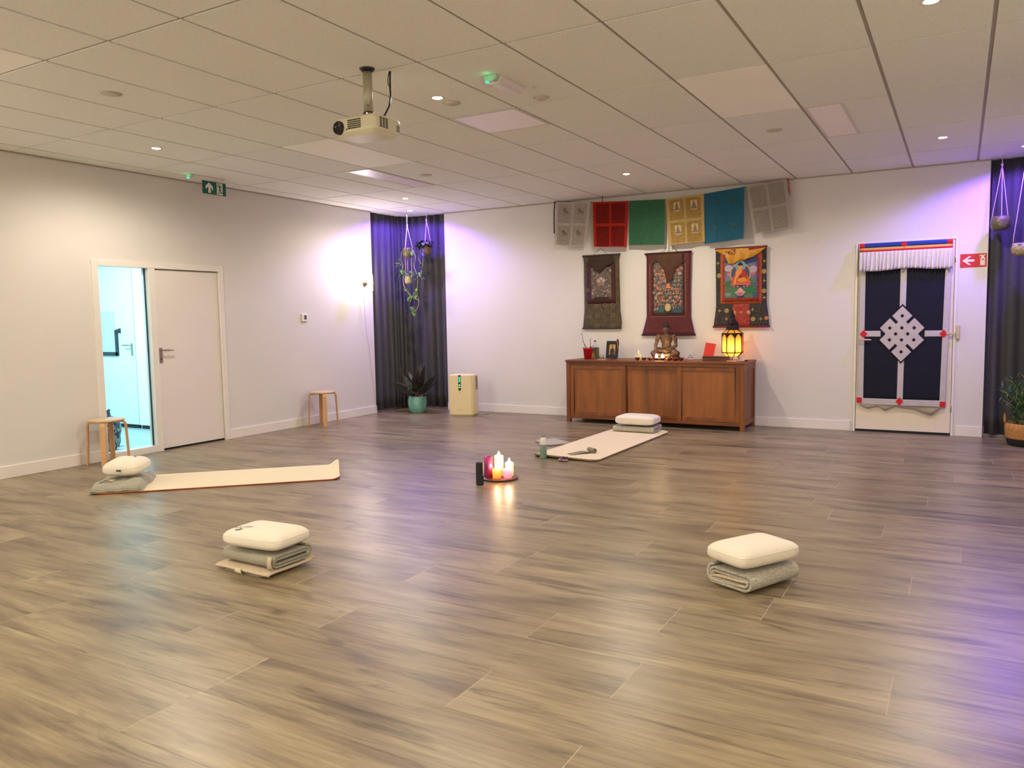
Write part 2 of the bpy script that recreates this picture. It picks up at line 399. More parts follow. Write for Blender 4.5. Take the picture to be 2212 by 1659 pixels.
# partly whiter lay-in light panels (switched off)
M_PANEL = mat('opal_panel', srgb(236, 226, 222), 0.35, noise=0.01, nscale=3)
M_ALU = mat('white_metal', srgb(200, 192, 182), 0.4, noise=0.02, nscale=3)
def light_panel(x0, x1, y0, y1, label):
    cx_, cy_ = (x0 + x1) / 2, (y0 + y1) / 2
    t = thing('light_panel', label, 'ceiling light', (cx_, cy_, CEIL), group='switched off ceiling panels')
    a, b = (x1 - x0) / 2, (y1 - y0) / 2
    m = MB()
    for q in ((-a, a, -b, -b + .018), (-a, a, b - .018, b), (-a, -a + .018, -b + .0182, b - .0182), (a - .018, a, -b + .0182, b - .0182)): m.bx(q[0], q[1], q[2], q[3], -.0045, -.0006)
    m.build('frame', M_ALU, t)
    m = MB(); m.bx(-a + .0185, a - .0185, -b + .0185, b - .0185, -.003, -.0006); m.build('diffuser', M_PANEL, t)
light_panel(-3.472, -2.897, 5.165, 5.74, 'square pale unlit panel in the ceiling beside the two round vents')
light_panel(-5.58, -5.297, 6.365, 7.535, 'long narrow unlit panel in the ceiling beyond the projector')
light_panel(-1.072, -.80, 6.365, 7.535, 'narrow unlit panel in the ceiling near the door with the Tibetan curtain')

# --- door_1: frame with tall glass side light and a white leaf (left wall)
d1 = sthing('door_1', (XL, 5.405, 0))
def ry(y): return y - 5.405
m = MB()
for a in ((4.625, 4.69, 0, 1.985), (6.125, 6.19, 0, 1.985), (5.236, 5.312, .0, 1.9245), (4.6905, 6.1245, 1.925, 1.985), (4.6905, 5.2355, 0, .068)):
    m.bx(-.10, .018, ry(a[0]), ry(a[1]), a[2], a[3])
m.build('frame', M_TRIM, d1, bevel=.003)
m = MB(); m.bx(-.10, -.06, ry(5.313), ry(6.124), .0, 1.924); m.build('leaf_light_stop', M_TRIM, d1)  # unseen backing added behind the leaf to stop corridor light leaking
m = MB(); m.bx(-.059, -.012, ry(5.313), ry(6.124), .0, .019); m.build('floor_gap_shade', mat('gap_shade', (.01, .012, .014, 1), .8), d1)  # dark strip standing in for the shade under the leaf
m = MB(); m.bx(-.055, -.005, ry(5.318), ry(6.119), .022, 1.915); m.build('door_leaf', M_DOOR, d1, bevel=.002)
gl = bpy.data.materials.new('clear_glass'); gl.use_nodes = True
b = gl.node_tree.nodes['Principled BSDF']; b.inputs['Base Color'].default_value = (0.93, 0.985, 0.99, 1); b.inputs['Transmission Weight'].default_value = 1; b.inputs['Roughness'].default_value = 0.0; b.inputs['IOR'].default_value = 1.02
m = MB(); m.bx(-.05, -.044, ry(4.69), ry(5.235), .068, 1.925); m.build('glass_pane', gl, d1)
m = MB(); m.bx(-.056, -.038, ry(5.228), ry(5.235), .068, 1.925); m.build('glazing_strip', mat('dark_rubber', srgb(40, 48, 52), .5, noise=.1), d1)
M_STEEL = mat('brushed_steel', srgb(190, 175, 160), 0.3, metal=1.0, noise=0.1, nscale=30)
def handle(parent, loc, direction, axis='Y', m_=None, name='door_handle'):
    """long backplate with lever; outward normal +x local when axis Y, -y when axis X"""
    mm = MB()
    if axis == 'Y':
        mm.bx(0, .008, -.02, .02, -.085, .075); mm.cyl((0, 0, .05), (.05, 0, .05), .009)
        mm.cyl((.048, 0, .05), (.048, direction * .13, .05), .009)
        mm.cyl((0, 0, -.045), (.011, 0, -.045), .008, mi=1)
    else:
        mm.bx(-.02, .02, -.008, 0, -.085, .075); mm.cyl((0, 0, .05), (0, -.05, .05), .009)
        mm.cyl((0, -.048, .05), (direction * .13, -.048, .05), .009)
    o = mm.build(name, [m_ or M_STEEL, mat('keyhole_black', (.01, .01, .01, 1), .5)], parent, bevel=.002); o.location = loc; return o
handle(d1, (-.005, ry(5.345), 1.02), 1)

# --- bright service corridor seen through the glass
M_CWALL = mat('corridor_paint', srgb(204, 232, 236), 0.7, noise=0.02, nscale=2)
m = MB(); m.bx(-11.6, XL - .24, 6.38, 6.5, 0, CEIL); struct('wall_corridor_back', m, M_CWALL)
m = MB(); m.bx(-11.7, -11.6, 2.3, 6.5, 0, CEIL); struct('wall_corridor_left', m, M_CWALL)
m = MB(); m.bx(-11.6, XL - .24, 2.2, 2.3, 0, CEIL); struct('wall_corridor_near', m, M_CWALL)
m = MB(); m.bx(-11.6, XL - .24, 2.2, 6.5, CEIL, CEIL + .1); struct('ceiling_corridor', m, M_CWALL)
m = MB(); m.bx(-11.6, XL - .22, 2.2, 6.5, -.1, -.0015); struct('floor_corridor', m, mat('corridor_floor', srgb(160, 176, 176), .35, noise=.25, nscale=3, stretch=(.3, 3, 1)))
d3 = sthing('door_3', (-9.2, 6.38, 0))
m = MB(); m.bx(-.93, -.03, -.03, -.002, .045, 2.08); m.build('door_leaf', mat('corridor_door', srgb(212, 238, 244), .5, noise=.02), d3, bevel=.002)
m = MB(); m.bx(-.015, .9, -.03, -.002, .045, 2.3); m.build('side_panel', mat('corridor_door2', srgb(226, 242, 246), .5, noise=.02), d3)
m = MB(); m.bx(-.93, -.03, -.028, -.004, 0, .04); m.bx(.02, .9, -.028, -.004, 0, .04); m.build('floor_gap_shade', mat('gap_shade', (.01, .012, .014, 1), .8), d3)  # black strips in place of the shade under door and panel
handle(d3, (-.09, -.03, 1.03), -1, 'X')
lt = thing('corridor_lamp', 'bluish white ceiling lamp in the corridor behind the glass', 'ceiling light', (-8.9, 4.6, CEIL - .03))
m = MB(); m.bx(-.3, .3, -.3, .3, -.02, .03); m.build('lamp_box', mat('lamp_housing', srgb(240, 245, 245), .5, noise=.02), lt, bevel=.01)
m = MB(); m.bx(-.27, .27, -.27, .27, -.024, -.0205); m.build('diffuser', mat('cold_diffuser', (1, 1, 1, 1), .5, emit=(.62, .93, 1, 1), estr=6), lt)
light('corridor_light', 'AREA', lt, (0, 0, -.06), CORRIDOR_W, (.60, .90, 1.0), size=.5)

# --- door_2 in the back wall
d2 = sthing('door_2', (-.537, YB, 0))
m = MB()
for a in ((-.498, -.474, 0, 2.12), (.474, .498, 0, 2.12), (-.474, .474, 2.10, 2.12)): m.bx(a[0], a[1], -.012, .05, a[2], a[3])
m.build('frame', M_TRIM, d2, bevel=.002)
m = MB(); m.bx(-.47, .47, -.002, .04, .026, 2.097); m.build('door_leaf', mat('cream_door', srgb(226, 216, 196), .5, noise=.02), d2, bevel=.002)
m = MB(); m.bx(-.47, .47, .0, .04, .0, .024); m.build('door_gap_shade', mat('gap_shade', (.01, .012, .014, 1), .8), d2)  # near-black strip puts the under-door shade into the colour
for z in (.3, 1.9): m = MB(); m.cyl((.474, -.012, z - .045), (.474, -.012, z + .045), .006); m.build('hinge', M_STEEL, d2)
m = MB(); m.bx(.50, .535, -.03, .0, 1.045, 1.19); m.bx(.41, .50, -.045, -.033, 1.09, 1.115); m.build('door_closer', mat('beige_metal', srgb(196, 180, 140), .4, noise=.1), d2, bevel=.004)
m = MB(); m.cyl((-.43, .0, 1.04), (-.43, -.075, 1.04), .009); m.cyl((-.43, -.072, 1.04), (-.318, -.072, 1.035), .009)
m.build('door_handle', mat('beige_metal', None or srgb(196, 180, 140)), d2)

# ================================================================== LAMPS
M_GLOW = mat('lamp_glow', (1, 1, 1, 1), .5, emit=(1, .86, .66, 1), estr=22)
M_PGLOW = mat('violet_glow', (1, 1, 1, 1), .5, emit=(.62, .42, 1, 1), estr=22)
def downlight(x, y, label, violet=False, group=None):
    t = thing('recessed_spot', label, 'ceiling spot', (x, y, CEIL), group=group)
    m = MB(); m.lathe([(.036, -.001), (.046, -.004), (.049, -.003), (.05, 0), (.036, 0)], seg=28, caps=False); m.build('trim_ring', M_ALU, t)
    m = MB(); m.lathe([(.0, -.006), (.02, -.005), (.035, -.0015), (.035, 0)], seg=24, caps=False); m.build('lens', M_PGLOW if violet else M_GLOW, t)
    if violet:
        sx_ = -1 if x < -3 else 1
        light('violet_light', 'SPOT', t, (0, 0, -.03), PURPLE_W, (.20, .085, 1.0), .05, rot=Vector((-.10 * sx_, -.10, 1)).to_track_quat('Z', 'Y').to_euler(), spot_size=math.radians(160), spot_blend=.3)
    else:
        light('warm_light', 'SPOT', t, (0, 0, -.03), SPOT_W, WARM, .05, spot_size=BOUNCE_SPREAD, spot_blend=.6)
downlight(-6.2, 8.16, 'lit ceiling spot nearest the corner curtain with the hanging plants')
downlight(-3.21, 8.19, 'lit ceiling spot above the prayer flags')
downlight(-.18, 8.15, 'lit ceiling spot above the door with the Tibetan curtain')
downlight(-6.2, 4.58, 'lit ceiling spot near the green exit sign')
downlight(-3.22, 4.64, 'lit ceiling spot between the projector and the emergency light')
downlight(-.17, 4.58, 'lit ceiling spot cut by the top edge of the picture')
for x in (-6.2, -3.21, -.18):
    for y in (1.02, -2.2): downlight(x, y, 'added unseen ceiling spot behind the viewpoint, brightening the room', group='added spots behind the viewpoint')  # unseen spots added for room brightness, continuing the visible grid
downlight(-6.83, 9.09, 'violet lit ceiling spot above the hanging plants in the curtained corner', True)
downlight(.50, 9.03, 'violet lit ceiling spot at the dark curtain beside the fire sign', True)

# round vents and sensors in the ceiling
M_VENT = mat('vent_plastic', srgb(186, 178, 160), .5, noise=.03, nscale=10)
def vent(x, y, r, label, name='ceiling_vent', drop=.012):
    t = thing(name, label, 'vent', (x, y, CEIL))
    m = MB(); m.lathe([(r * .86, -drop * .4), (r, -drop * .3), (r * 1.04, 0)], seg=32, caps=False); m.build('rim', M_VENT, t)
    m = MB(); m.lathe([(0, -drop), (r * .6, -drop * .95), (r * .84, -drop * .4), (r * .84, 0)], seg=32, caps=False); m.build('disc', M_VENT, t)
vent(-4.98, 3.36, .066, 'round vent alone in the ceiling before the exit sign')
vent(-3.21, 4.80, .066, 'round vent touching the lit spot beside the projector', drop=.014)
vent(-2.60, 5.02, .056, 'round smoke detector next to the emergency light', 'smoke_detector', .02)
vent(-5.02, 6.98, .066, 'round vent beyond the long narrow light panel')
vent(-1.41, 6.99, .066, 'round vent beside the narrow unlit panel over the altar side')
t = tag(MB().lathe([(0, -.012), (.008, -.01), (.012, 0)], (0, 0, 0), 14, caps=False).build('sensor_knob', M_VENT, loc=(-2.52, 4.77, CEIL)), 'tiny sensor knob in the ceiling beside the smoke detector', 'sensor')

# emergency light units
M_UNIT = mat('unit_plastic', srgb(214, 206, 200), .35, noise=.02, nscale=4, sss=.05)
M_LED = mat('green_led', (0, .3, .12, 1), .4, emit=(.0, 1, .42, 1), estr=5)
M_LEDC = mat('green_lens', srgb(196, 214, 192), .2, trans=.3, noise=.02)
def emergency_body(t, ln, wd, h, lx=0):
    m = MB()
    pr = [(-wd / 2, 0), (-wd / 2, -h * .35), (-wd * .38, -h * .85), (-wd * .2, -h), (wd * .2, -h), (wd * .38, -h * .85), (wd / 2, -h * .35), (wd / 2, 0)]
    m.prism(pr, lambda a, b, d: (a, -ln / 2 + .045 + d, b), ln - .045, smooth=False); m.build('housing', M_UNIT, t, bevel=.003)
    m = MB(); m.prism([(a * .86, b * .9) for a, b in pr], lambda a, b, d: (a, -ln / 2 + d, b), .0445); m.build('lens_end', M_LEDC, t, bevel=.004)
    m = MB(); m.ell((-wd * .2, -ln / 2 + .012, -h * .9), (.011, .008, .006), seg=12, rings=8); m.build('indicator', M_LED, t)
    light('green_light', 'POINT', t, (0, -ln / 2 - .03, -h * .6), .012, (.05, 1, .4), .01)
t = thing('emergency_light', 'white emergency light with a green lamp on the ceiling beyond the projector', 'emergency light', (-2.64, 4.57, CEIL))
emergency_body(t, .37, .12, .045)
t = thing('exit_sign', 'green exit sign with arrow and running figure hanging over the white doors', 'exit sign', (-6.98, 5.73, CEIL))
emergency_body(t, .43, .085, .04)
M_GREEN = mat('sign_green', srgb(14, 92, 84), .35, noise=.05, nscale=20); M_SWHITE = mat('sign_white', srgb(222, 216, 204), .5, noise=.02)
# plate faces +X; a runs along +Y, b up
PW_, PH_ = .305, .135
m = MB(); m.bx(-.004, .002, -.045, -.045 + PW_, -.04 - PH_, -.038)
m.build('sign_plate', M_GREEN, t, bevel=.001)
fx = lambda a, b, d: (.0022 + d * .6, -.045 + a * PW_, -.04 - PH_ + b * PH_)
m = MB()
m.prism([(.28, .90), (.13, .62), (.13, .36), (.24, .56), (.24, .10), (.34, .10), (.34, .56), (.44, .30), (.44, .60)], fx, .001)
m.build('arrow', M_SWHITE, t)
m = MB(); m.prism([(.60, .96), (.85, .96), (.85, .04), (.60, .04)], fx, .0008); m.build('doorway', M_SWHITE, t)
m = MB(); f2 = lambda a, b, d: (.0034 + d * .6, -.045 + a * PW_, -.04 - PH_ + b * PH_)
cxr, czr = .695, .86
m.prism([(cxr + .025 * math.cos(q), czr + .055 * math.sin(q)) for q in [2 * PI * k / 12 for k in range(12)]], f2, .001)
m.prism([(.68, .78), (.74, .78), (.76, .48), (.70, .46)], f2, .001)
m.prism([(.685, .78), (.62, .66), (.585, .70), (.595, .75), (.625, .72), (.69, .80)], f2, .001)
m.prism([(.735, .78), (.79, .74), (.82, .60), (.805, .58), (.775, .69), (.735, .70)], f2, .001)
m.prism([(.705, .50), (.75, .50), (.70, .14), (.655, .06), (.65, .12), (.68, .18)], f2, .001)
m.prism([(.72, .52), (.76, .48), (.79, .26), (.885, .24), (.885, .17), (.765, .18)], f2, .001)
m.build('running_figure', M_GREEN, t)

# --- projector on a ceiling pole
t = thing('projector', 'white ceiling projector with black lens hanging from a grey pole', 'projector', (-3.21, 3.877, CEIL))
M_PROJ = mat('projector_white', srgb(214, 210, 180), .4, noise=.02, nscale=4); M_BLK = mat('black_plastic', srgb(26, 22, 22), .35, noise=.1)
M_POLE = mat('pole_grey', srgb(172, 164, 140), .4, metal=.3, noise=.05, nscale=6)
m = MB(); m.lathe([(.047, 0), (.046, -.008), (.031, -.022), (.031, -.002)], seg=28, caps=False); m.build('ceiling_collar', M_BLK, t)
m = MB(); m.cyl((0, 0, -.265), (0, 0, -.012), .0285, seg=28); m.build('pole', M_POLE, t)
for z_ in (-.03, -.23): m = MB(); m.cyl((.02, -.0225, z_), (.021, -.029, z_), .0045, seg=8); m.build('screw', mat('rust_metal', srgb(120, 72, 48), .5, noise=.2), t)
m = MB(); m.lathe([(.031, 0), (.033, -.006), (.03, -.02), (.024, -.028), (.012, -.03)], (0, 0, -.262), 24); m.build('pole_joint', mat('chrome_dark', srgb(110, 100, 105), .2, metal=1, noise=.1), t)
m = MB()
for (x, y) in ((-.12, -.02), (.09, .06), (-.03, .1), (.05, -.09)):
    m.tube([(0, 0, -.283), (x * .5, y * .5, -.286), (x * .92, y * .92, -.288), (x, y, -.297), (x, y, -.31)], .007, 8)
m.build('bracket_arm', mat('bracket_brown', srgb(128, 100, 84), .4, metal=.5, noise=.1), t)
bz0, bz1 = -.418, -.308; bx0, bx1, by0, by1 = -.185, .155, -.125, .125
m = MB()
def rrect(x0, x1, y0, y1, r, n=6):
    o = []
    for cx_, cy_, a0 in ((x1 - r, y1 - r, 0), (x0 + r, y1 - r, PI / 2), (x0 + r, y0 + r, PI), (x1 - r, y0 + r, 3 * PI / 2)):
        for k in range(n + 1): a = a0 + PI / 2 * k / n; o.append((cx_ + r * math.cos(a), cy_ + r * math.sin(a)))
    return o
out_ = rrect(bx0, bx1, by0, by1, .022)
def loft(mb, rings, mi=0, smooth=True, cap=True):
    n = len(rings[0]); vs = [p for r in rings for p in r]; fs = []
    for i in range(len(rings) - 1):
        for k in range(n): fs.append((i * n + k, i * n + (k + 1) % n, (i + 1) * n + (k + 1) % n, (i + 1) * n + k))
    if cap: fs.append(tuple(reversed(range(n)))); fs.append(tuple((len(rings) - 1) * n + k for k in range(n)))
    return mb.add(vs, fs, mi, smooth)
def sc(o, s, dx=0, dy=0): return [((x + .015) * s - .015, y * s) for x, y in o]
loft(m, [[(x, y, z) for x, y in sc(out_, s)] for z, s in ((bz0, .80), (bz0 + .006, .86), (bz0 + .022, .975), (bz0 + .04, 1.0), (bz1 - .022, 1.0), (bz1 - .006, .965), (bz1, .90))], smooth=False)
m.build('body', M_PROJ, t, bevel=.003)
m = MB()   # front vents (-Y face) and side vents (+X face)
for i in range(10):
    for k in range(5):
        x = -.062 + i * .0105; z = bz0 + .036 + k * .0118
        m.bx(x, x + .0072, by0 - .0015, by0 + .004, z, z + .0082)
m.build('front_vent', mat('vent_dark', (.008, .008, .01, 1), .7), t)
m = MB()
for i in range(3):
    for k in range(9):
        y = -.085 + i * .028; z = bz0 + .034 + k * .0068
        m.bx(bx1 - .004, bx1 + .0015, y, y + .019, z, z + .0042)
m.build('side_vent', mat('vent_dark', (0, 0, 0, 1)), t)
m = MB()
for k in range(6): m.bx(bx1 - .004, bx1 + .0015, .075, .105, bz0 + .034 + k * .0068, bz0 + .037 + k * .0068)
m.build('rear_vent', mat('vent_dark', (0, 0, 0, 1)), t)
m = MB(); m.lathe([(.041, 0), (.041, .02), (.036, .024), (.030, .022), (.026, .016), (.012, .0145), (0, .015)], (bx0 + .052, by0 + .012, (bz0 + bz1) / 2 - .002), 28, rot=Matrix.Rotation(PI / 2, 3, 'X'))
m.build('lens', mat('lens_black', srgb(34, 28, 38), .15, noise=.1), t)
m = MB(); m.ell((bx0 + .114, by0 - .001, bz0 + .036), (.0045, .002, .0055), seg=10, rings=6); m.build('ir_window', M_BLK, t)
for x in (-.12, -.08, -.02, .06): m = MB(); m.bx(x, x + .022, -.075, -.06, bz1 - .001, bz1 + .002); m.build('top_button', M_BLK, t)
m = MB(); pts = [(.085, .118, .0), (.082, .118, -.05), (.086, .112, -.11), (.094, .105, -.16), (.096, .085, -.22), (.085, .06, -.27), (.06, .05, -.305)]
m.tube(pts, .0055, 8); m.tube([(.078, .118, .0), (.066, .118, -.04), (.068, .114, -.075), (.084, .112, -.10)], .003, 8)
m.build('signal_cable', M_BLK, t)

# --- sconce on the left wall
M_BRASS = mat('pale_brass', srgb(176, 158, 122), .35, metal=.7, noise=.1, nscale=20)
def sconce(label, loc, rz=0.0, watts=SCONCE_W, flex=True, col=(1, .86, .80)):
    t = thing('wall_sconce', label, 'wall lamp', loc, rz)
    m = MB(); m.lathe([(0, -.0), (.02, .0), (.026, .006), (.02, .012), (0, .014)], (0, .03, -.01), 20, rot=Matrix.Rotation(PI / 2, 3, 'Y')); m.cyl((.01, .03, -.01), (.13, .03, -.01), .005); m.build('wall_plate', M_BRASS, t)
    m = MB(); m.lathe([(0, -.11), (.016, -.108), (.012, -.10), (.006, -.09), (.012, -.07), (.007, -.05), (.016, -.02), (.018, 0), (.012, .02), (.006, .035), (.013, .055), (.009, .08), (.004, .10), (.006, .115), (0, .13)], (.13, .02, -.01), 16); m.build('stem', M_BRASS, t)
    m = MB(); m.tube([(.13, .02, -.01), (.14, -.04, -.002), (.15, -.12, -.004), (.155, -.175, -.02), (.155, -.19, -.035)], .005, 8); m.build('arm', M_BRASS, t)
    m = MB(); m.lathe([(.004, -.055), (.012, -.05), (.026, -.03), (.034, -.005), (.038, .022), (.033, .02), (.024, -.005), (.0, -.03)], (.155, -.19, -.02), 20); m.build('cup', M_BRASS, t)
    m = MB(); m.ell((.155, -.19, .07), (.055, .055, .065), seg=24, rings=16); m.cyl((.155, -.19, -.03), (.155, -.19, .02), .02); m.build('bulb', mat('bulb_glow', (1, 1, 1, 1), .5, emit=(1, .88, .88, 1), estr=60), t)
    if flex: m = MB(); m.tube([(.155, -.19, -.07), (.10, -.14, -.25), (.03, -.04, -.6), (.012, .05, -1.0), (.01, .12, -1.5), (.022, .14, -1.84)], .003, 6); m.build('flex', mat('white_flex', srgb(210, 204, 200), .5, noise=.02), t)
    light('sconce_light', 'POINT', t, (.10, -.15, .11), watts, col, .035)

sconce('glaring wall sconce with brass stem beside the dark corner curtain', (XL, 8.66, 1.88))
# unseen sconces added behind and beside the viewpoint to brighten the room
sconce('added unseen wall sconce on the side wall beside the viewpoint, brightening the room', (XR, .9, 1.88), PI, ADDED_SCONCE_W, False, (1, .88, .76))
sconce('added unseen wall sconce on the wall behind the viewpoint, brightening the room', (-1.2, YN, 1.88), PI / 2, ADDED_SCONCE_W, False, (1, .86, .70))
sconce('added unseen wall sconce on the long wall behind the viewpoint, brightening the room', (XL, .6, 1.88), 0, ADDED_SCONCE_W, False, (1, .87, .72))

# --- wall controls
t = thing('thermostat', 'small white thermostat with dark display on the left wall', 'thermostat', (XL, 7.45, 1.397))
m = MB(); m.bx(0, .018, -.05, .05, -.05, .05); m.build('casing', M_TRIM, t, bevel=.006)
m = MB(); m.bx(.018, .02, -.012, .03, -.026, .03); m.build('display', mat('display_grey', srgb(78, 78, 74), .3, noise=.1), t)
t = thing('fire_extinguisher_sign', 'red fire extinguisher sign with white arrow beside the back door', 'sign', (.102, YB, 1.865))
m = MB(); m.bx(-.12, .12, -.004, 0, -.07, .07); m.build('sign_plate', mat('sign_red', srgb(196, 36, 44), .4, noise=.04, nscale=20), t)
f3 = lambda a, b, d: (-.12 + a * .24, -.0045 - d, -.07 + b * .14)
m = MB(); m.prism([(.08, .5), (.33, .82), (.42, .82), (.26, .58), (.54, .58), (.54, .42), (.26, .42), (.42, .18), (.33, .18)], f3, .001); m.build('arrow', M_SWHITE, t)
m = MB(); m.prism([(.76, .12), (.94, .12), (.94, .66), (.90, .74), (.90, .80), (.96, .88), (.92, .92), (.86, .86), (.80, .92), (.72, .84), (.72, .78), (.80, .82), (.80, .74), (.76, .66)], f3, .001); m.build('extinguisher_mark', M_SWHITE, t)
m = MB(); f4 = lambda a, b, d: (-.12 + a * .24, -.006 - d, -.07 + b * .14); m.prism([(.80, .52), (.90, .52), (.90, .60), (.80, .60)], f4, .0005); m.build('extinguisher_band', mat('sign_red', (0, 0, 0, 1)), t)

# ================================================================== CURTAINS IN THE CORNERS
M_CURT = mat('curtain_cloth', srgb(66, 63, 66), .85, noise=.12, nscale=50, sheen=.1, bump=.15, bscale=250)
def curtain(pts, label, pleat=.034, wl=.105, seed=1, z0=.03, z1=2.884):
    """pleated cloth along a rounded polyline pts (x, y)"""
    P = [Vector((x, y, 0)) for x, y in pts]; L = [0]
    for a, b in zip(P, P[1:]): L.append(L[-1] + (b - a).length)
    def at(s):
        for i in range(len(P) - 1):
            if s <= L[i + 1] or i == len(P) - 2:
                q = (s - L[i]) / (L[i + 1] - L[i]); d = (P[i + 1] - P[i]).normalized(); return P[i].lerp(P[i + 1], q), Vector((-d.y, d.x, 0))
    rnd = random.Random(seed); nz = 14; n = int(L[-1] / .006)
    ph = []; a = 0
    for i in range(n + 1):
        a += 2 * PI * (L[-1] / n) / (wl * (1 + .35 * math.sin(i * .021 + seed) + .25 * math.sin(i * .0473)))
        ph.append(a)
    def fn(u, v):
        i = min(n, int(round(u * n))); p, nn = at(u * L[-1]); z = z0 + (z1 - z0) * v
        t = 1 - v; amp = pleat * (.55 + .6 * t) * (1 + .3 * math.sin(ph[i] * .37))
        s_ = math.sin(ph[i] + .35 * math.sin(3 * t + i * .01)); off = amp * (s_ * (1.25 - .25 * s_ * s_))
        if v > .97: off *= .8
        return p + nn * off + Vector((0, 0, z + .006 * math.sin(ph[i]) * t * 0))
    m = MB(); m.grid(fn, n, nz)
    return tag(m.build('curtain', M_CURT, solid=.004), label, 'curtain')
def corner_path(x0, y0, cx_, cy_, x1, y1, r, flip=1):
    o = [(x0, y0)]
    for k in range(9):
        a = PI / 2 * k / 8
        o.append((cx_ + flip * (r - r * math.cos(a)), cy_ - r + r * math.sin(a)))
    o.append((x1, y1)); return o
curtain(corner_path(XL - .055, 8.85, XL - .055, YB + .055, -6.615, YB + .055, .28), 'dark grey pleated curtain in the corner behind the turquoise plant pot', seed=2, wl=.135)
curtain(list(reversed(corner_path(XR + .055, 8.85, XR + .055, YB + .055, .25, YB + .055, .28, -1))), 'dark grey pleated curtain beside the red fire sign', seed=5, wl=.15)

# ================================================================== DOOR CURTAIN WITH ENDLESS KNOT
t = thing('door_curtain', 'dark blue Tibetan door curtain with a white endless knot', 'door curtain', (-.54, YB - .035, 2.10))
M_NAVY = mat('navy_cotton', srgb(14, 16, 34), .9, noise=.25, nscale=60, bump=.1); M_BAND = mat('white_cotton', srgb(188, 182, 178), .85, noise=.1, nscale=14, stretch=(1, 1, 2), bump=.3, bscale=18, bstretch=(1, 1, 3))
M_VRED = mat('red_cotton', srgb(200, 26, 36), .8, noise=.08, nscale=50); M_VBLUE = mat('blue_cotton', srgb(34, 58, 138), .8, noise=.1, nscale=50); M_VYEL = mat('yellow_cotton', srgb(214, 170, 84), .8, noise=.1, nscale=50)
def dc(x, z):    # gentle hang: narrows toward the floor, little waves
    k = max(0, -z) / 1.8; xx = x * (1 - .035 * k) - .012 * k
    return xx, -.006 * math.sin(6 * x + 1) * (.3 + k) - .01 * math.sin(3.3 * z) * .3, z
def strip(mb, x0, x1, z0, z1, lift, mi=0, nx=8, nz=10, dfn=None):
    def fn(u, v):
        x = x0 + (x1 - x0) * u; z = z0 + (z1 - z0) * v; a, d, e = dc(x, z); return (a, d - lift, e)
    mb.grid(fn, nx, nz, mi, smooth=True)
m = MB(); strip(m, -.40, .41, -1.74, -.06, 0, nx=24, nz=30); m.build('navy_panel', M_NAVY, t, solid=.003)
m = MB()
strip(m, -.447, -.388, -1.78, -.10, .003, nz=30); strip(m, .392, .452, -1.80, -.10, .003, nz=30)
strip(m, -.447, .45, -1.79, -1.72, .003, nx=30); strip(m, -.036, .026, -.72, -.25, .003, nz=12); strip(m, -.036, .026, -1.74, -1.28, .003, nz=12)
strip(m, -.40, -.22, -1.03, -.965, .003); strip(m, .22, .41, -1.03, -.965, .003)
m.build('white_band', M_BAND, t, solid=.002)
for x, z, q in ((-.43, -1.745, 0), (.424, -1.76, 0)): m = MB(); strip(m, x - .028, x + .028, z - .03, z + .03, .007); m.build('red_patch', M_VRED, t)
for x, z in ((-.397, -1.0), (.403, -1.0), (-.008, -1.745)):
    m = MB(); m.prism([(x, z + .045), (x - .04, z), (x, z - .045), (x + .04, z)], lambda a, b, d: (dc(a, b)[0], dc(a, b)[1] - .006 - d, b), .002); m.build('red_patch', M_VRED, t)
# endless knot, lattice u = px/43 of the motif
U = .0655
def knot_cells(h, hole):
    sq = [(3, -3), (-3, 3), (-1, -3), (3, 1), (-3, -1), (1, 3)]
    cuts = sorted(set([c for a, b in sq for c in (a - h, a + h, a - hole, a + hole, b - h, b + h, b - hole, b + hole)] + [-2.65, 2.65, -1 - hole, -1 + hole, 1 - hole, 1 + hole]))
    holes = sq + [(1, -1), (-1, -1), (1, 1), (-1, 1)]; o = []
    for s0, s1 in zip(cuts, cuts[1:]):
        for t0, t1 in zip(cuts, cuts[1:]):
            if s1 - s0 < 1e-6 or t1 - t0 < 1e-6: continue
            a, b = (s0 + s1) / 2, (t0 + t1) / 2
            ins = any(abs(a - x) < h and abs(b - y) < h for x, y in sq) or (abs(a) < 2.65 and abs(b) < 2.65)
            if hole and any(abs(a - x) < hole and abs(b - y) < hole for x, y in holes): ins = False
            if ins: o.append((s0, s1, t0, t1))
    return o
def knot(mb, h, hole, lift, xs=1.0):
    for s0, s1, t0, t1 in knot_cells(h, hole):
        vs = []
        for s_, t_ in ((s0, t0), (s1, t0), (s1, t1), (s0, t1)):
            x = (s_ + t_) / 2 * U * .93 - .006; z = (s_ - t_) / 2 * U - 1.0; a, d, e = dc(x, z); vs.append((a, d - lift, e))
        mb.add(vs, [(0, 1, 2, 3)])
m = MB(); knot(m, 1.98, 0, .007); m.build('knot_outline', M_NAVY, t)
m = MB(); knot(m, 1.65, .34, .0095); m.build('endless_knot', mat('knot_cloth', srgb(186, 178, 172), .85, noise=.1, nscale=12, bump=.25, bscale=20), t, solid=.002)
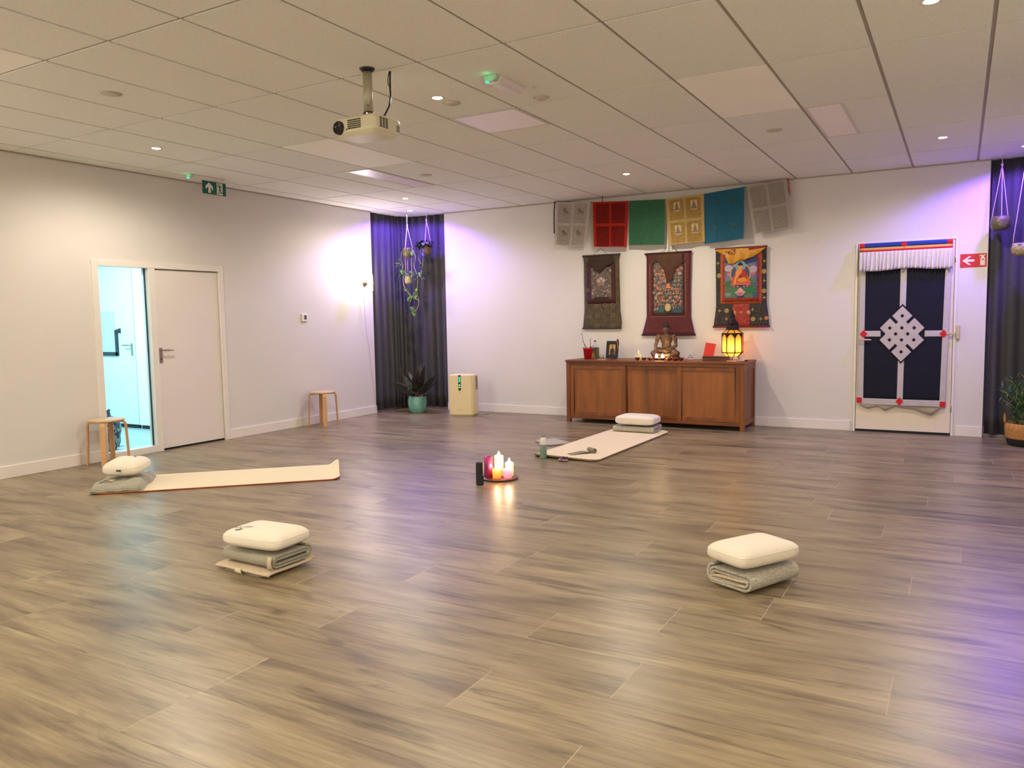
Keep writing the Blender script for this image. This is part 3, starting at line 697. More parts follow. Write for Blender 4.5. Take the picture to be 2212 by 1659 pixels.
# valance: striped band and pleated frill
m = MB()
def vs_(x0, x1, z0, z1, mi, lift=.022): strip(m, x0, x1, z0, z1, lift, mi, nx=14, nz=2)
vs_(-.452, -.40, -.052, -.002, 0); vs_(.40, .452, -.052, -.002, 0); vs_(-.40, .40, -.052, -.002, 1); vs_(-.452, .452, -.075, -.052, 2); vs_(-.452, .452, -.096, -.075, 0)
m.prism([(-.008, .002), (-.042, -.03), (-.008, -.062), (.026, -.03)], lambda a, b, d: (a, dc(a, b)[1] - .023 - d, b), .002)
m.build('striped_band', [M_VRED, M_VBLUE, M_VYEL], t, solid=.002)
m = MB()
def frill(u, v):
    x = -.45 + .90 * u; z = -.30 - .01 * math.sin(9 * u) + (.205 + .01 * math.sin(9 * u)) * v; k = 1 - v
    return (x + .008 * k * math.sin(u * 40), dc(x, z)[1] - .022 - (.005 + .020 * k) * (1 + math.sin(u * 2 * PI * 23 + .5 * math.sin(u * 20))), z)
m.grid(frill, 230, 8); m.build('pleated_frill', mat('frill_cotton', srgb(214, 208, 208), .85, noise=.05, nscale=30), t, solid=.0015)
m = MB()
def scal(u, v):
    x = -.43 + .84 * u; e = [.03, .07, .035, .085, .03, .05, .05, .09, .12, .03]; q = u * (len(e) - 1.001); i = int(q); dz = e[i] * (1 - q + i) + e[i + 1] * (q - i)
    z = -1.77 - dz * (1 - v); return (dc(x, z)[0], .004, z)
m.grid(scal, 60, 2); m.build('lining', mat('grey_lining', srgb(176, 166, 152), .9, noise=.1), t, solid=.0015)

# ================================================================== PRAYER FLAGS
FY = 9.50
rope_t = [(-4.735, FY, 2.878), (-4.60, FY, 2.868), (-4.2, FY, 2.826), (-3.69, FY, 2.795), (-3.2, FY, 2.775), (-2.72, FY, 2.795), (-2.24, FY, 2.832), (-1.76, FY + .03, 2.880)]
m = MB(); m.tube(rope_t, .004, 8); m.tube([(-4.735, FY, 2.885), (-4.75, FY, 2.76), (-4.752, FY, 2.62), (-4.748, FY - .005, 2.46)], .008, 8)
m.build('rope_cord', mat('dark_cord', srgb(44, 40, 40), .8, noise=.2))
rope = bpy.data.objects['rope_cord']; rope.name = 'flag_cord'; tag(rope, 'thin dark cord carrying the six prayer flags under the ceiling', 'cord')
m = MB(); m.tube([(-1.76, FY + .03, 2.885), (-1.745, FY + .02, 2.80), (-1.735, FY + .02, 2.70)], .006, 6); m.tube([(-1.76, FY + .03, 2.885), (-1.75, FY + .01, 2.81), (-1.752, FY + .02, 2.73)], .005, 6)
tag(m.build('orange_ribbon', mat('orange_ribbon', srgb(204, 108, 62), .7, noise=.1)), 'orange ribbon tied at the cord end nearest the back door', 'ribbon')
m = MB(); m.tube([(-4.05, FY, 2.89), (-4.05, FY, 2.85), (-4.051, FY, 2.815)], .004, 6); m.ell((-4.05, FY, 2.88), (.008, .008, .008), seg=8, rings=6)
tag(m.build('cord_hanger', mat('dark_cord', (0, 0, 0, 1))), 'little hook holding the flag cord up above the red flag', 'hook')
def emblem(kind, mb, x, z, s, fn, mi):
    if kind == 'horse':
        shapes = [[(-.5, .5), (-.25, .75), (.05, .35), (.1, 0), (.5, .05), (.75, -.35), (.9, -.75), (.75, -.8), (.55, -.4), (.35, -.25), (.2, -.75), (.05, -.75), (.05, -.25), (-.2, -.25), (-.25, -.75), (-.4, -.75), (-.4, -.1), (-.6, .1), (-.75, .0), (-.8, .2)]]
    else:
        shapes = [[(-.7, -.8), (.7, -.8), (.6, -.45), (.35, -.3), (.4, .2), (.15, .35), (.2, .6), (0, .95), (-.2, .6), (-.15, .35), (-.4, .2), (-.35, -.3), (-.6, -.45)]]
    for sh in shapes: mb.prism([(x + a * s, z + b * s) for a, b in sh], fn, -.0012, mi)
def flag(x0, x1, zt0, zt1, h, col, label, kind, lean=(0, 0), seed=1):
    """kind: text, panes, plain, buddha, marks, sheer; flag hangs from the cord between x0 and x1"""
    t = thing('prayer_flag', label, 'prayer flag', ((x0 + x1) / 2, FY - .006, (zt0 + zt1) / 2), group=None)
    W_ = x1 - x0
    def P(u, v, d=0):   # u 0..1 across, v 0..1 down
        z = (zt0 - zt1) / 2 * (1 - 2 * u) - h * v + .004
        x = -W_ / 2 + W_ * u + (lean[0] * (1 - u) + lean[1] * u) * v
        y = (-.004 - .012 * v * math.sin(u * 9 + seed) - .006 * v * math.sin(u * 4 + 2 * seed))
        return (x, y + d, z)
    base, pane = col
    m = MB(); m.grid(lambda u, v: P(u, v), 24, 24); m.build('cloth', base, t)
    if kind in ('text', 'panes', 'buddha', 'sheer'):
        for i in range(2):
            for k in range(2):
                u0, u1 = .08 + .45 * i, .47 + .45 * i - .0; v0, v1 = .04 + .5 * k, .48 + .5 * k
                m = MB(); m.grid(lambda a, b: P(u0 + (u1 - u0) * a, v0 + (v1 - v0) * b, -.0015), 8, 8, 0); m.build('printed_pane', pane, t)
    if kind in ('text', 'marks', 'buddha'):
        for i in range(2):
            for k in range(2):
                uc, vc = .29 + .45 * i, .2 + .5 * k; e = MB()
                emblem('horse' if kind != 'buddha' else 'figure', e, 0, 0, .055, lambda a, b, d, uc=uc, vc=vc: P(uc + a / W_, vc - b / h, -.005 + d), 0)
                e.build('emblem', flat((118, 108, 100)) if kind != 'marks' else flat((40, 84, 96)), t)
    if kind == 'buddha':
        for i in range(2):
            for k in range(2):
                u0, v0 = .29 + .45 * i, .2 + .5 * k; e = MB()
                e.grid(lambda a, b: P(u0 - .085 + .17 * a, v0 - .10 + .20 * b, -.003), 4, 4)
                e.build('picture_ground', flat((204, 178, 116)), t)
    return t
CW = cloth_translucent('flag_white', srgb(206, 196, 182), .4); CWt = cloth_translucent('flag_white_text', srgb(196, 186, 172), .4, prints=.42)
flag(-4.71, -4.215, 2.868, 2.828, .565, (CW, CWt), 'white prayer flag densely printed with dark text and small horses', 'text', (-.03, -.07), 1)
flag(-4.185, -3.69, 2.822, 2.795, .575, (cloth_translucent('flag_red', srgb(182, 52, 42), .35), cloth_translucent('flag_red_pane', srgb(128, 40, 34), .35)), 'bright red prayer flag with four darker square panes', 'panes', (.015, -.03), 2)
flag(-3.68, -3.215, 2.795, 2.775, .555, (cloth_translucent('flag_green', srgb(66, 114, 84), .35), None), 'plain green prayer flag between the red and the yellow one', 'plain', (-.01, -.01), 3)
flag(-3.205, -2.73, 2.776, 2.793, .565, (cloth_translucent('flag_yellow', srgb(210, 182, 120), .4), cloth_translucent('flag_yellow_text', srgb(190, 158, 96), .4, prints=.35, col2=srgb(120, 80, 30))), 'yellow prayer flag with four small seated figures in text', 'buddha', (.04, .02), 4)
flag(-2.72, -2.245, 2.795, 2.832, .60, (cloth_translucent('flag_blue', srgb(54, 110, 134), .35), None), 'blue prayer flag with four faint dark horse prints', 'marks', (0, 0), 5)
flag(-2.225, -1.77, 2.832, 2.878, .56, (cloth_translucent('flag_sheer', srgb(196, 188, 176), .45), cloth_translucent('flag_sheer_pane', srgb(166, 158, 146), .3)), 'grey white prayer flag with four blank panes, last before the orange ribbon', 'sheer', (.09, .07), 6)

# ================================================================== SCROLL PAINTINGS
def oval(cx_, cz_, rx, rz, n=18, a0=0, a1=2 * PI):
    return [(cx_ + rx * math.cos(a0 + (a1 - a0) * k / n), cz_ + rz * math.sin(a0 + (a1 - a0) * k / n)) for k in range(n if a1 - a0 > 6.2 else n + 1)]
def lerp_tab(tab, v):
    for (v0, a), (v1, b) in zip(tab, tab[1:]):
        if v <= v1: return a + (b - a) * (v - v0) / (v1 - v0)
    return tab[-1][1]
class Scroll:
    """hanging scroll: local x across, z down from the top (0) to -h; left / right edge tables by v"""
    def __init__(s, label, x, ztop, h, left, right, mats, sway=.006):
        s.t = thing('scroll_painting', label, 'scroll painting', (x, YB - .03, ztop)); s.h = h; s.l = left; s.r = right; s.sway = sway
    def P(s, u, v, lift=0.0):
        xl, xr = lerp_tab(s.l, v), lerp_tab(s.r, v)
        x = xl + (xr - xl) * u; return (x, -lift - s.sway * math.sin(5 * v + 1) - .004 * math.sin(3 * x), -s.h * v)
    def XZ(s, x, z, lift):
        return (x, -lift - s.sway * math.sin(5 * (-z / s.h) + 1) - .004 * math.sin(3 * x), z)
    def sheet(s, name, mat_, lift=0, n=(10, 30), solid=.003, u=(0, 1), v=(0, 1)):
        m = MB(); m.grid(lambda a, b: s.P(u[0] + (u[1] - u[0]) * a, v[0] + (v[1] - v[0]) * b, lift), n[0], n[1]); return m.build(name, mat_, s.t, solid=solid)
    def rect(s, name, mat_, x0, x1, z0, z1, lift, solid=.001, n=(6, 10)):
        m = MB(); m.grid(lambda a, b: s.XZ(x0 + (x1 - x0) * a, z0 + (z1 - z0) * b, lift), n[0], n[1]); return m.build(name, mat_, s.t, solid=solid)
    def frame(s, name, mat_, x0, x1, z0, z1, wd, lift):
        m = MB()
        for a in ((x0, x1, z1, z1 + wd), (x0, x1, z0 - wd, z0), (x0, x0 + wd, z0, z1), (x1 - wd, x1, z0, z1)):
            if a[3] < a[2]: a = (a[0], a[1], a[3], a[2])
            m.grid(lambda p, q, a=a: s.XZ(a[0] + (a[1] - a[0]) * p, a[2] + (a[3] - a[2]) * q, lift), 4, 8)
        return m.build(name, mat_, s.t, solid=.001)
    def paint(s, name, shapes, lift):
        cols = []; m = MB(); 
        for i, (pts, c) in enumerate(shapes):
            if c not in cols: cols.append(c)
            li = lift + .0003 * (i + 1) / 1.0 if len(shapes) < 60 else lift + .00002 * (i + 1)
            vs = [s.XZ(a, b, li) for a, b in pts]; m.add(vs, [tuple(range(len(vs)))], cols.index(c))
        return m.build(name, [flat(c) for c in cols], s.t, recalc=False)
    def cord(s, xa, xb, zt, z0=0):
        m = MB(); m.tube([(xa, -.01, z0), ((xa + xb) / 2, .012, zt)], .0022, 6); m.tube([((xa + xb) / 2, .012, zt), (xb, -.01, z0)], .0022, 6); m.build('hanging_cord', mat('dark_cord', (0, 0, 0, 1)), s.t)
        return m
    def rods(s, mat_, r=.011):
        for v, nm in ((0, 'top_rod'), (1, 'bottom_rod')):
            m = MB(); a = Vector(s.P(-.012, v)); b = Vector(s.P(1.012, v)); m.cyl(a, b, r, seg=12); m.build(nm, mat_, s.t)
def veil(s, mat_, x0, x1, zt, drops, lift=.012, name='gathered_veil'):
    """cloth cover gathered at the top; drops = [(u, depth)]"""
    def fn(u, v):
        d = lerp_tab(drops, u); x = x0 + (x1 - x0) * u; z = zt - d * v
        b = .010 * math.sin(PI * v) + .010 * abs(math.sin(u * 13 + 2 * v)) * v + .006 * math.sin(u * 31)* v
        return (x + .012 * math.sin(v * 5 + u * 9) * v, s.XZ(x, z, lift)[1] - b, z)
    m = MB(); m.grid(fn, 48, 14); return m.build(name, mat_, s.t, solid=.003)
rnd = random.Random(11)
# 1: olive brocade scroll
M_OLIVE = mat('olive_brocade', srgb(84, 70, 42), .7, noise=.45, nscale=16, bump=.1); M_DMAR = mat('dark_maroon', srgb(66, 26, 24), .75, noise=.3, nscale=30)
s1 = Scroll('narrow olive brocade scroll painting, the smallest of the three over the cabinet', -4.105, 2.145, .955, [(0, -.262), (.08, -.245), (.75, -.248), (1, -.272)], [(0, .262), (.08, .255), (.75, .262), (.93, .285), (1, .27)], None)
s1.sheet('brocade', M_OLIVE); s1.rods(mat('olive_rod', srgb(60, 48, 30), .6, noise=.3)); s1.cord(-.12, .10, .095)
s1.rect('inner_border', M_DMAR, -.205, .20, -.63, -.10, .004)
s1.rect('canvas', mat('dusk_paint', srgb(112, 100, 84), .75, noise=.4, nscale=28, col2=srgb(76, 66, 58)), -.145, .145, -.575, -.16, .007)
sh = []
pal = [(150, 136, 126), (122, 102, 76), (172, 154, 146), (92, 84, 60), (140, 108, 84), (100, 92, 96), (134, 84, 70)]
for i in range(150):
    x, z = rnd.uniform(-.135, .135), rnd.uniform(-.56, -.2); r_ = rnd.uniform(.005, .013)
    sh.append((oval(x, z, r_, r_ * rnd.uniform(.6, 1.3), 7), rnd.choice(pal)))
sh += [(oval(0, -.33, .05, .05, 14), (128, 112, 108)), (oval(-.035, -.335, .02, .028, 10), (178, 166, 168)), (oval(.035, -.335, .02, .028, 10), (178, 166, 168)), (oval(0, -.305, .018, .02, 10), (184, 168, 160)), (oval(0, -.365, .045, .022, 12), (156, 110, 84))]
s1.paint('painted_scene', sh, .0082)
s1.rect('dark_text_band', mat('band_black', srgb(18, 26, 24), .6, noise=.1), -.095, .10, -.565, -.545, .0125)
sh = []
for x, z in ((-.07, -.66), (.16, -.65), (.05, -.65), (-.06, -.79), (.16, -.785), (-.06, -.925), (.16, -.925), (-.2, -.45), (-.17, -.8)):
    for k in range(9): a = 2 * PI * k / 9; sh.append((oval(x + .024 * math.cos(a), z + .019 * math.sin(a), .0075, .006, 8), (128, 112, 78)))
    sh.append((oval(x, z, .008, .006, 8), (50, 44, 44)))
s1.paint('woven_flowers', sh, .0045)
veil(s1, mat('brown_veil', srgb(58, 40, 24), .8, noise=.3, nscale=12), -.17, .17, -.01, [(0, .10), (.15, .13), (.25, .20), (.45, .225), (.62, .19), (.75, .14), (1, .10)], .014)
# 2: maroon scroll
M_MAR = mat('maroon_brocade', srgb(92, 28, 26), .65, noise=.3, nscale=24, bump=.08); M_GOLDB = mat('gold_braid', srgb(122, 78, 50), .6, noise=.35, nscale=60)
s2 = Scroll('large maroon scroll painting crowded with tiny figures, flaring at its foot, behind the statue', -3.2, 2.125, 1.025, [(0, -.297), (.04, -.28), (.5, -.285), (.78, -.285), (1, -.345)], [(0, .297), (.5, .287), (.78, .290), (1, .345)], None)
s2.sheet('brocade', M_MAR); s2.rods(mat('maroon_rod', srgb(64, 20, 20), .6, noise=.3)); s2.cord(-.10, .14, .11)
s2.frame('outer_braid', M_GOLDB, -.245, .235, -.79, -.14, .014, .004)
s2.frame('inner_braid', mat('dark_braid', srgb(58, 20, 18), .7, noise=.3), -.205, .205, -.765, -.115, .012, .006)
s2.rect('canvas', mat('slate_paint', srgb(92, 92, 84), .75, noise=.3, nscale=30), -.19, .192, -.758, -.09, .005)
sh = []
pal = [(176, 122, 98), (190, 100, 68), (160, 86, 78), (118, 118, 104), (88, 104, 94), (176, 148, 124), (84, 92, 100), (184, 120, 78), (104, 110, 80), (160, 116, 116), (136, 66, 56), (96, 96, 84), (104, 90, 80)]
for r in range(13):
    for c in range(11):
        x = -.172 + c * .0345 + (.017 if r % 2 else 0) + rnd.uniform(-.009, .009); z = -.12 - r * .0475 + rnd.uniform(-.012, .012); k_ = rnd.uniform(.6, 1.25)
        if x > .18: continue
        c1, c2, c3 = rnd.choice(pal), rnd.choice(pal), rnd.choice(pal)
        sh.append((oval(x, z, .0185 * k_, .02 * k_, 10), c1)); sh.append((oval(x + rnd.uniform(-.006, .006), z - .007, .0105 * k_, .013 * k_, 8), c2)); sh.append((oval(x, z + .008, .004, .005, 7), (196, 156, 124))); sh.append((oval(x + rnd.uniform(-.012, .012), z - .019, .016 * rnd.uniform(.5, 1.2), .006, 8), c3))
sh.append((oval(.01, -.40, .035, .05, 14), (52, 84, 150))); sh.append(([(-.03, -.44), (.045, -.44), (.03, -.415), (.02, -.375), (.008, -.355), (-.006, -.375), (-.015, -.415)], (226, 126, 30)))
sh.append((oval(0, -.68, .038, .05, 14), (196, 170, 116))); sh.append((oval(0, -.68, .024, .036, 12), (130, 116, 92)))
sh.append(([(-.13, -.70), (-.10, -.64), (-.07, -.68), (-.04, -.70), (-.05, -.74), (-.11, -.74)], (52, 92, 92))); sh.append(([(.05, -.71), (.12, -.68), (.18, -.71), (.19, -.745), (.06, -.745)], (46, 78, 92)))
s2.paint('painted_scene', sh, .0075)
for (x, z) in ((-.16, -.90), (.17, -.90)):
    pass
sh = [(oval(x + .022 * math.cos(k), -.905 + .016 * math.sin(k), .008, .006, 7), (126, 48, 44)) for x in (-.16, .17, 0) for k in (0, 1.05, 2.1, 3.15, 4.2, 5.25)]
s2.paint('woven_flowers', sh, .0045)
veil(s2, mat('rust_veil', srgb(82, 50, 28), .8, noise=.3, nscale=10), -.20, .20, -.01, [(0, .12), (.2, .10), (.34, .20), (.48, .36), (.56, .40), (.68, .33), (.8, .18), (1, .11)], .014)
m = MB(); m.bx(-.012, .006, -.012, 0, .02, .105); m.build('wall_tab', M_TRIM, s2.t)
# 3: black, red and gold scroll
M_BKB = mat('black_brocade', srgb(66, 58, 46), .7, noise=.5, nscale=48, bump=.12, col2=srgb(20, 18, 18)); M_RDB = mat('red_brocade', srgb(176, 66, 42), .7, noise=.4, nscale=50, bump=.1, col2=srgb(112, 30, 26)); M_ORB = mat('orange_brocade', srgb(178, 88, 40), .7, noise=.25, nscale=40)
s3 = Scroll('colourful red and black scroll of one large seated figure under a yellow veil', -2.30, 2.135, .94, [(0, -.30), (.75, -.295), (1, -.325)], [(0, .30), (.7, .305), (.85, .325), (1, .34)], None)
s3.sheet('brocade', M_BKB); s3.rods(mat('red_rod', srgb(120, 28, 26), .6, noise=.2)); 
s3.rect('outer_border', M_ORB, -.24, .25, -.665, -.05, .004); s3.rect('inner_border', M_RDB, -.215, .222, -.64, -.06, .006)
s3.sheet('red_strip', M_RDB, .004, (4, 10), .001, (.33, .665), (.71, .992))
s3.rect('canvas', mat('sky_paint', srgb(110, 116, 140), .7, noise=.2, nscale=8), -.185, .192, -.595, -.09, .009)
sh = [([(-.185, -.09), (.192, -.09), (.192, -.17), (.05, -.20), (-.185, -.17)], (42, 54, 104)), ([(-.185, -.40), (-.10, -.37), (.0, -.38), (.12, -.36), (.192, -.39), (.192, -.595), (-.185, -.595)], (84, 108, 84)),
      (oval(-.14, -.24, .05, .04, 12), (178, 164, 176)), (oval(.15, -.26, .045, .045, 12), (176, 158, 166)), (oval(-.13, -.31, .03, .02, 10), (192, 120, 116)), (oval(.15, -.31, .028, .018, 10), (196, 106, 104)),
      (oval(-.13, -.43, .06, .035, 12), (58, 104, 66)), (oval(.12, -.50, .07, .04, 14), (40, 110, 62)), (oval(-.09, -.50, .06, .045, 14), (72, 116, 74)), (oval(.16, -.44, .04, .03, 10), (66, 96, 100)), (oval(-.15, -.55, .04, .025, 10), (120, 132, 128)), (oval(.17, -.56, .03, .03, 10), (44, 84, 116)),
      (oval(.0, -.31, .125, .13, 26), (196, 150, 116)), (oval(.0, -.31, .11, .118, 26), (66, 76, 104)), (oval(.0, -.215, .062, .062, 24), (138, 168, 176)), (oval(.0, -.215, .052, .052, 24), (112, 150, 164)),
      ([(-.11, -.43), (.115, -.43), (.12, -.41), (.10, -.37), (.085, -.33), (-.075, -.33), (-.1, -.37)], (198, 92, 48)),
      ([(-.07, -.40), (-.065, -.30), (-.05, -.265), (.0, -.25), (.05, -.265), (.075, -.31), (.085, -.39)], (172, 44, 34)),
      ([(-.06, -.35), (-.055, -.28), (-.03, -.255), (.02, -.255), (.02, -.29), (-.01, -.32), (-.03, -.36)], (222, 142, 78)),
      ([(-.06, -.33), (-.035, -.32), (-.05, -.41), (-.06, -.44), (-.078, -.43), (-.07, -.39)], (222, 142, 78)),
      ([(-.02, -.36), (.05, -.35), (.09, -.39), (.02, -.41), (-.04, -.39)], (218, 138, 40)), (oval(.0, -.345, .016, .012, 12), (40, 44, 92)),
      (oval(.0, -.225, .027, .034, 16), (222, 146, 84)), (oval(.0, -.197, .031, .017, 14), (34, 30, 40)), (oval(.0, -.178, .013, .012, 12), (34, 30, 40)),
      (oval(.0, -.443, .125, .018, 20), (196, 106, 100)), (oval(.0, -.452, .115, .012, 20), (64, 44, 96)),
      (oval(-.075, -.457, .014, .009, 8), (206, 110, 92)), (oval(-.03, -.46, .014, .009, 8), (210, 140, 60)), (oval(.045, -.46, .014, .009, 8), (206, 110, 92)), (oval(.085, -.457, .014, .009, 8), (206, 110, 92)),
      (oval(.0, -.53, .048, .042, 16), (204, 138, 136)), (oval(.0, -.50, .02, .028, 12), (214, 160, 150)), (oval(.0, -.545, .03, .018, 12), (176, 96, 108)), (oval(.0, -.578, .045, .01, 12), (60, 48, 120)),
      (oval(-.05, -.53, .018, .012, 8), (150, 160, 166)), (oval(.05, -.53, .018, .012, 8), (150, 160, 166))]
s3.paint('painted_scene', sh, .0105)
sh = []
def bloom(x, z, c, r=.03):
    for k in range(8): a = 2 * PI * k / 8; sh.append((oval(x + r * .62 * math.cos(a), z + r * .62 * math.sin(a), r * .36, r * .36, 8), c))
    sh.append((oval(x, z, r * .6, r * .6, 10), c))
def star(x, z, c, r=.026):
    p = []
    for k in range(8): a = PI / 4 * k; q = r if k % 2 == 0 else r * .38; p.append((x + q * math.cos(a), z + q * math.sin(a)))
    sh.append((p, c))
OC = (152, 132, 76)
for x, z in ((-.165, -.745), (.15, -.85), (-.255, -.02 - .3), (.275, -.29), (.275, -.52)): bloom(x, z, OC)
for x, z in ((-.25, -.745), (.24, -.85), (-.165, -.845), (.145, -.735), (.278, -.17), (.278, -.40), (.278, -.6), (-.27, -.17)): star(x, z, OC)
for x, z in ((-.075, -.77), (.095, -.77)): bloom(x, z, (178, 128, 84), .028)
star(.01, -.77, (180, 134, 84)); bloom(.305, -.84, (176, 112, 78), .026)
s3.paint('woven_flowers', sh, .0068)
veil(s3, mat('yellow_silk', srgb(206, 146, 34), .5, noise=.2, nscale=14), -.29, .285, -.005, [(0, .01), (.18, .08), (.26, .19), (.36, .18), (.46, .15), (.62, .14), (.78, .11), (.9, .06), (1, .01)], .018)
m = MB(); m.grid(lambda u, v: (.10 + .20 * u, s3.XZ(.1 + .2 * u, -.02 * v, .034)[1], .004 - (.035 - .02 * u) * v), 8, 3); m.build('red_valance', MATS['dye_196_106_100'] if False else flat((140, 34, 30)), s3.t, solid=.002)
sh = [(oval(-.13 + rnd.uniform(-.05, .07), -.05 + rnd.uniform(-.03, .03), .009, .008, 8), rnd.choice([(150, 48, 30), (66, 46, 30), (170, 70, 30)])) for _ in range(16)]
s3.paint('veil_print', sh, .040)

# ================================================================== CABINET
CW0, CW1, CY0, CY1, CT = -4.365, -2.115, 9.02, 9.565, .80
W1 = wood_mat('cabinet_wood', srgb(136, 76, 30), srgb(94, 49, 16), 'Z', .42, 5, 14); W1x = wood_mat('cabinet_wood_rail', srgb(134, 74, 30), srgb(90, 46, 16), 'X', .42, 5, 14)
W1l = wood_mat('cabinet_panel', srgb(152, 90, 36), srgb(98, 52, 18), 'Z', .4, 3.4, 12)
cx0 = (CW0 + CW1) / 2
t = thing('sideboard', 'long reddish brown wooden sideboard with three sliding doors', 'sideboard', (cx0, CY0, 0))
def cb(m, x0, x1, y0, y1, z0, z1): m.bx(x0 - cx0, x1 - cx0, y0 - CY0, y1 - CY0, z0, z1)
m = MB(); cb(m, CW0 - .008, CW1 + .008, CY0 - .015, CY1, .775, CT); m.build('top', W1x, t, bevel=.004)
m = MB(); cb(m, CW0, CW0 + .05, CY0, CY0 + .05, 0, .775); 
for (x0, x1, y0) in ((CW0, CW0 + .05, CY0), (CW1 - .05, CW1, CY0), (CW0, CW0 + .05, CY1 - .055), (CW1 - .05, CW1, CY1 - .055)):
    m = MB(); cb(m, x0, x1, y0, y0 + .05, 0, .775); m.build('leg', W1, t, bevel=.003)
m = MB(); cb(m, CW0 + .05, CW1 - .05, CY0 + .004, CY0 + .04, .735, .775); cb(m, CW0 + .05, CW1 - .05, CY0 + .004, CY0 + .04, .055, .095); m.build('rail', W1x, t, bevel=.002)
m = MB(); cb(m, CW0 + .006, CW0 + .03, CY0 + .05, CY1 - .05, .06, .775); cb(m, CW1 - .028, CW1 - .012, CY0 + .05, CY1 - .05, .06, .775); m.build('side_panel', W1, t)
m = MB(); cb(m, CW1 - .03, CW1 - .004, CY0 + .05, CY1 - .05, .70, .775); cb(m, CW1 - .03, CW1 - .004, CY0 + .05, CY1 - .05, .06, .12); m.build('side_rail', W1, t, bevel=.002)
m = MB(); cb(m, CW0 + .03, CW1 - .03, CY0 + .06, CY1 - .01, .06, .085); cb(m, CW0 + .03, CW1 - .03, CY1 - .03, CY1 - .01, .06, .775); m.build('carcass', W1x, t)
def sdoor(x0, x1, dep, stiles=True):
    d = MB(); f = .055
    cb(d, x0, x0 + f, CY0 + dep, CY0 + dep + .02, .095, .735); cb(d, x1 - f, x1, CY0 + dep, CY0 + dep + .02, .095, .735)
    cb(d, x0 + f, x1 - f, CY0 + dep, CY0 + dep + .02, .685, .735); cb(d, x0 + f, x1 - f, CY0 + dep, CY0 + dep + .02, .095, .145)
    o = d.build('sliding_door', W1, t, bevel=.004)
    p = MB(); cb(p, x0 + f - .004, x1 - f + .004, CY0 + dep + .008, CY0 + dep + .014, .14, .69)
    p.build('door_panel', W1l, o)
sdoor(CW0 + .052, -3.56, .006); sdoor(-3.60, -2.86, .03); sdoor(-2.905, CW1 - .052, .006)
# ---- things on the sideboard
TZ = CT
def on(name, label, cat, x, y, rz=0, z=None, group=None): return thing(name, label, cat, (x, y, TZ if z is None else z), rz, group)
M_REDP = mat('red_plastic', srgb(186, 22, 28), .35, noise=.05); M_SOIL = mat('potting_soil', srgb(44, 32, 24), .95, noise=.4, nscale=60)
M_LEAFD = mat('dark_leaf', srgb(48, 72, 38), .4, noise=.3, nscale=20)
def leaf(mb, base, direc, ln, wd, droop=.3, mi=0, seg=8, fold=.25, taper=.5, twist=False):
    """blade with midrib fold, curving down by droop"""
    b = Vector(base); d = Vector(direc).normalized(); side = d.cross(Vector((0, 0, 1)))
    if side.length < .05: side = Vector((1, 0, 0))
    if twist: side = Vector((.85, .5, 0)) - d * d.dot(Vector((.85, .5, 0)))
    side.normalize(); vs = []; fs = []; p = b.copy(); up = side.cross(d).normalized()
    for i in range(seg + 1):
        q = i / seg; ww = wd * (math.sin(PI * (q ** taper) * .999) ** .8) * .5 + .0006
        vs += [p + side * ww + up * ww * fold, p, p - side * ww + up * ww * fold]
        dd = (d + Vector((0, 0, -droop * q * 2))).normalized(); p = p + dd * (ln / seg); up = side.cross(dd).normalized()
    for i in range(seg):
        a = i * 3; fs += [(a, a + 1, a + 4, a + 3), (a + 1, a + 2, a + 5, a + 4)]
    mb.add(vs, fs, mi, True)
t = on('orchid_pot', 'small leggy plant in a bright red pot on the sideboard end', 'potted plant', -4.177, 9.28)
m = MB(); m.lathe([(0, 0), (.045, 0), (.060, .125), (.066, .128), (.067, .145), (.060, .145), (.057, .13), (0, .128)], seg=28); m.build('pot', M_REDP, t)
m = MB(); m.tube([(-.03, 0, .13), (-.05, 0, .19), (-.07, 0, .25), (-.085, 0, .325)], .003, 6); m.tube([(.03, 0, .13), (.037, .0, .20), (.038, 0, .265)], .0035, 6); m.ell((-.086, 0, .33), (.007, .006, .007), seg=8, rings=6); m.build('stem', mat('plum_stem', srgb(78, 52, 44), .6, noise=.2), t)
m = MB(); leaf(m, (-.01, 0, .13), (-.5, -.1, .9), .13, .035, .1); leaf(m, (-.03, 0, .13), (-1, -.1, .7), .09, .025, .5); leaf(m, (.02, 0, .13), (1, -.2, .8), .11, .035, .3); leaf(m, (.02, .01, .13), (.9, .4, .5), .09, .03, .5); m.build('foliage', M_LEAFD, t)
t = on('tin_box', 'olive green painted tin standing behind the red pot', 'tin', -4.135, 9.42)
m = MB(); m.bx(-.045, .045, -.03, .03, 0, .145); m.build('tin_body', mat('olive_tin', srgb(108, 106, 72), .4, noise=.3, nscale=9, col2=srgb(72, 70, 46)), t, bevel=.004)
m = MB(); m.bx(-.044, .0, -.0315, -.030, .004, .075); m.build('picture_patch', mat('amber_print', srgb(196, 138, 66), .5, noise=.3, nscale=20), t)
t = on('glass_bottle', 'clear bottle with a dark cap behind the olive tin', 'bottle', -4.165, 9.485)
M_GL = mat('thin_glass', (.9, .95, .97, 1), .05, trans=.95, ior=1.1)
m = MB(); m.lathe([(0, 0), (.03, 0), (.033, .12), (.03, .17), (.014, .20), (.013, .215)], seg=24); m.build('bottle_body', M_GL, t); m = MB(); m.cyl((0, 0, .2155), (0, 0, .235), .014); m.build('bottle_cap', mat('slate_cap', srgb(74, 72, 92), .4, noise=.1), t)
t = on('tealight_glass', 'small frosted glass between the olive tin and the photo frame', 'glass', -4.02, 9.36)
m = MB(); m.lathe([(0, 0), (.03, 0), (.034, .055), (.031, .055), (.028, .006), (0, .006)], seg=24, caps=False); m.build('glass_cup', mat('frosted_glass', srgb(214, 206, 190), .4, trans=.4, noise=.02), t)
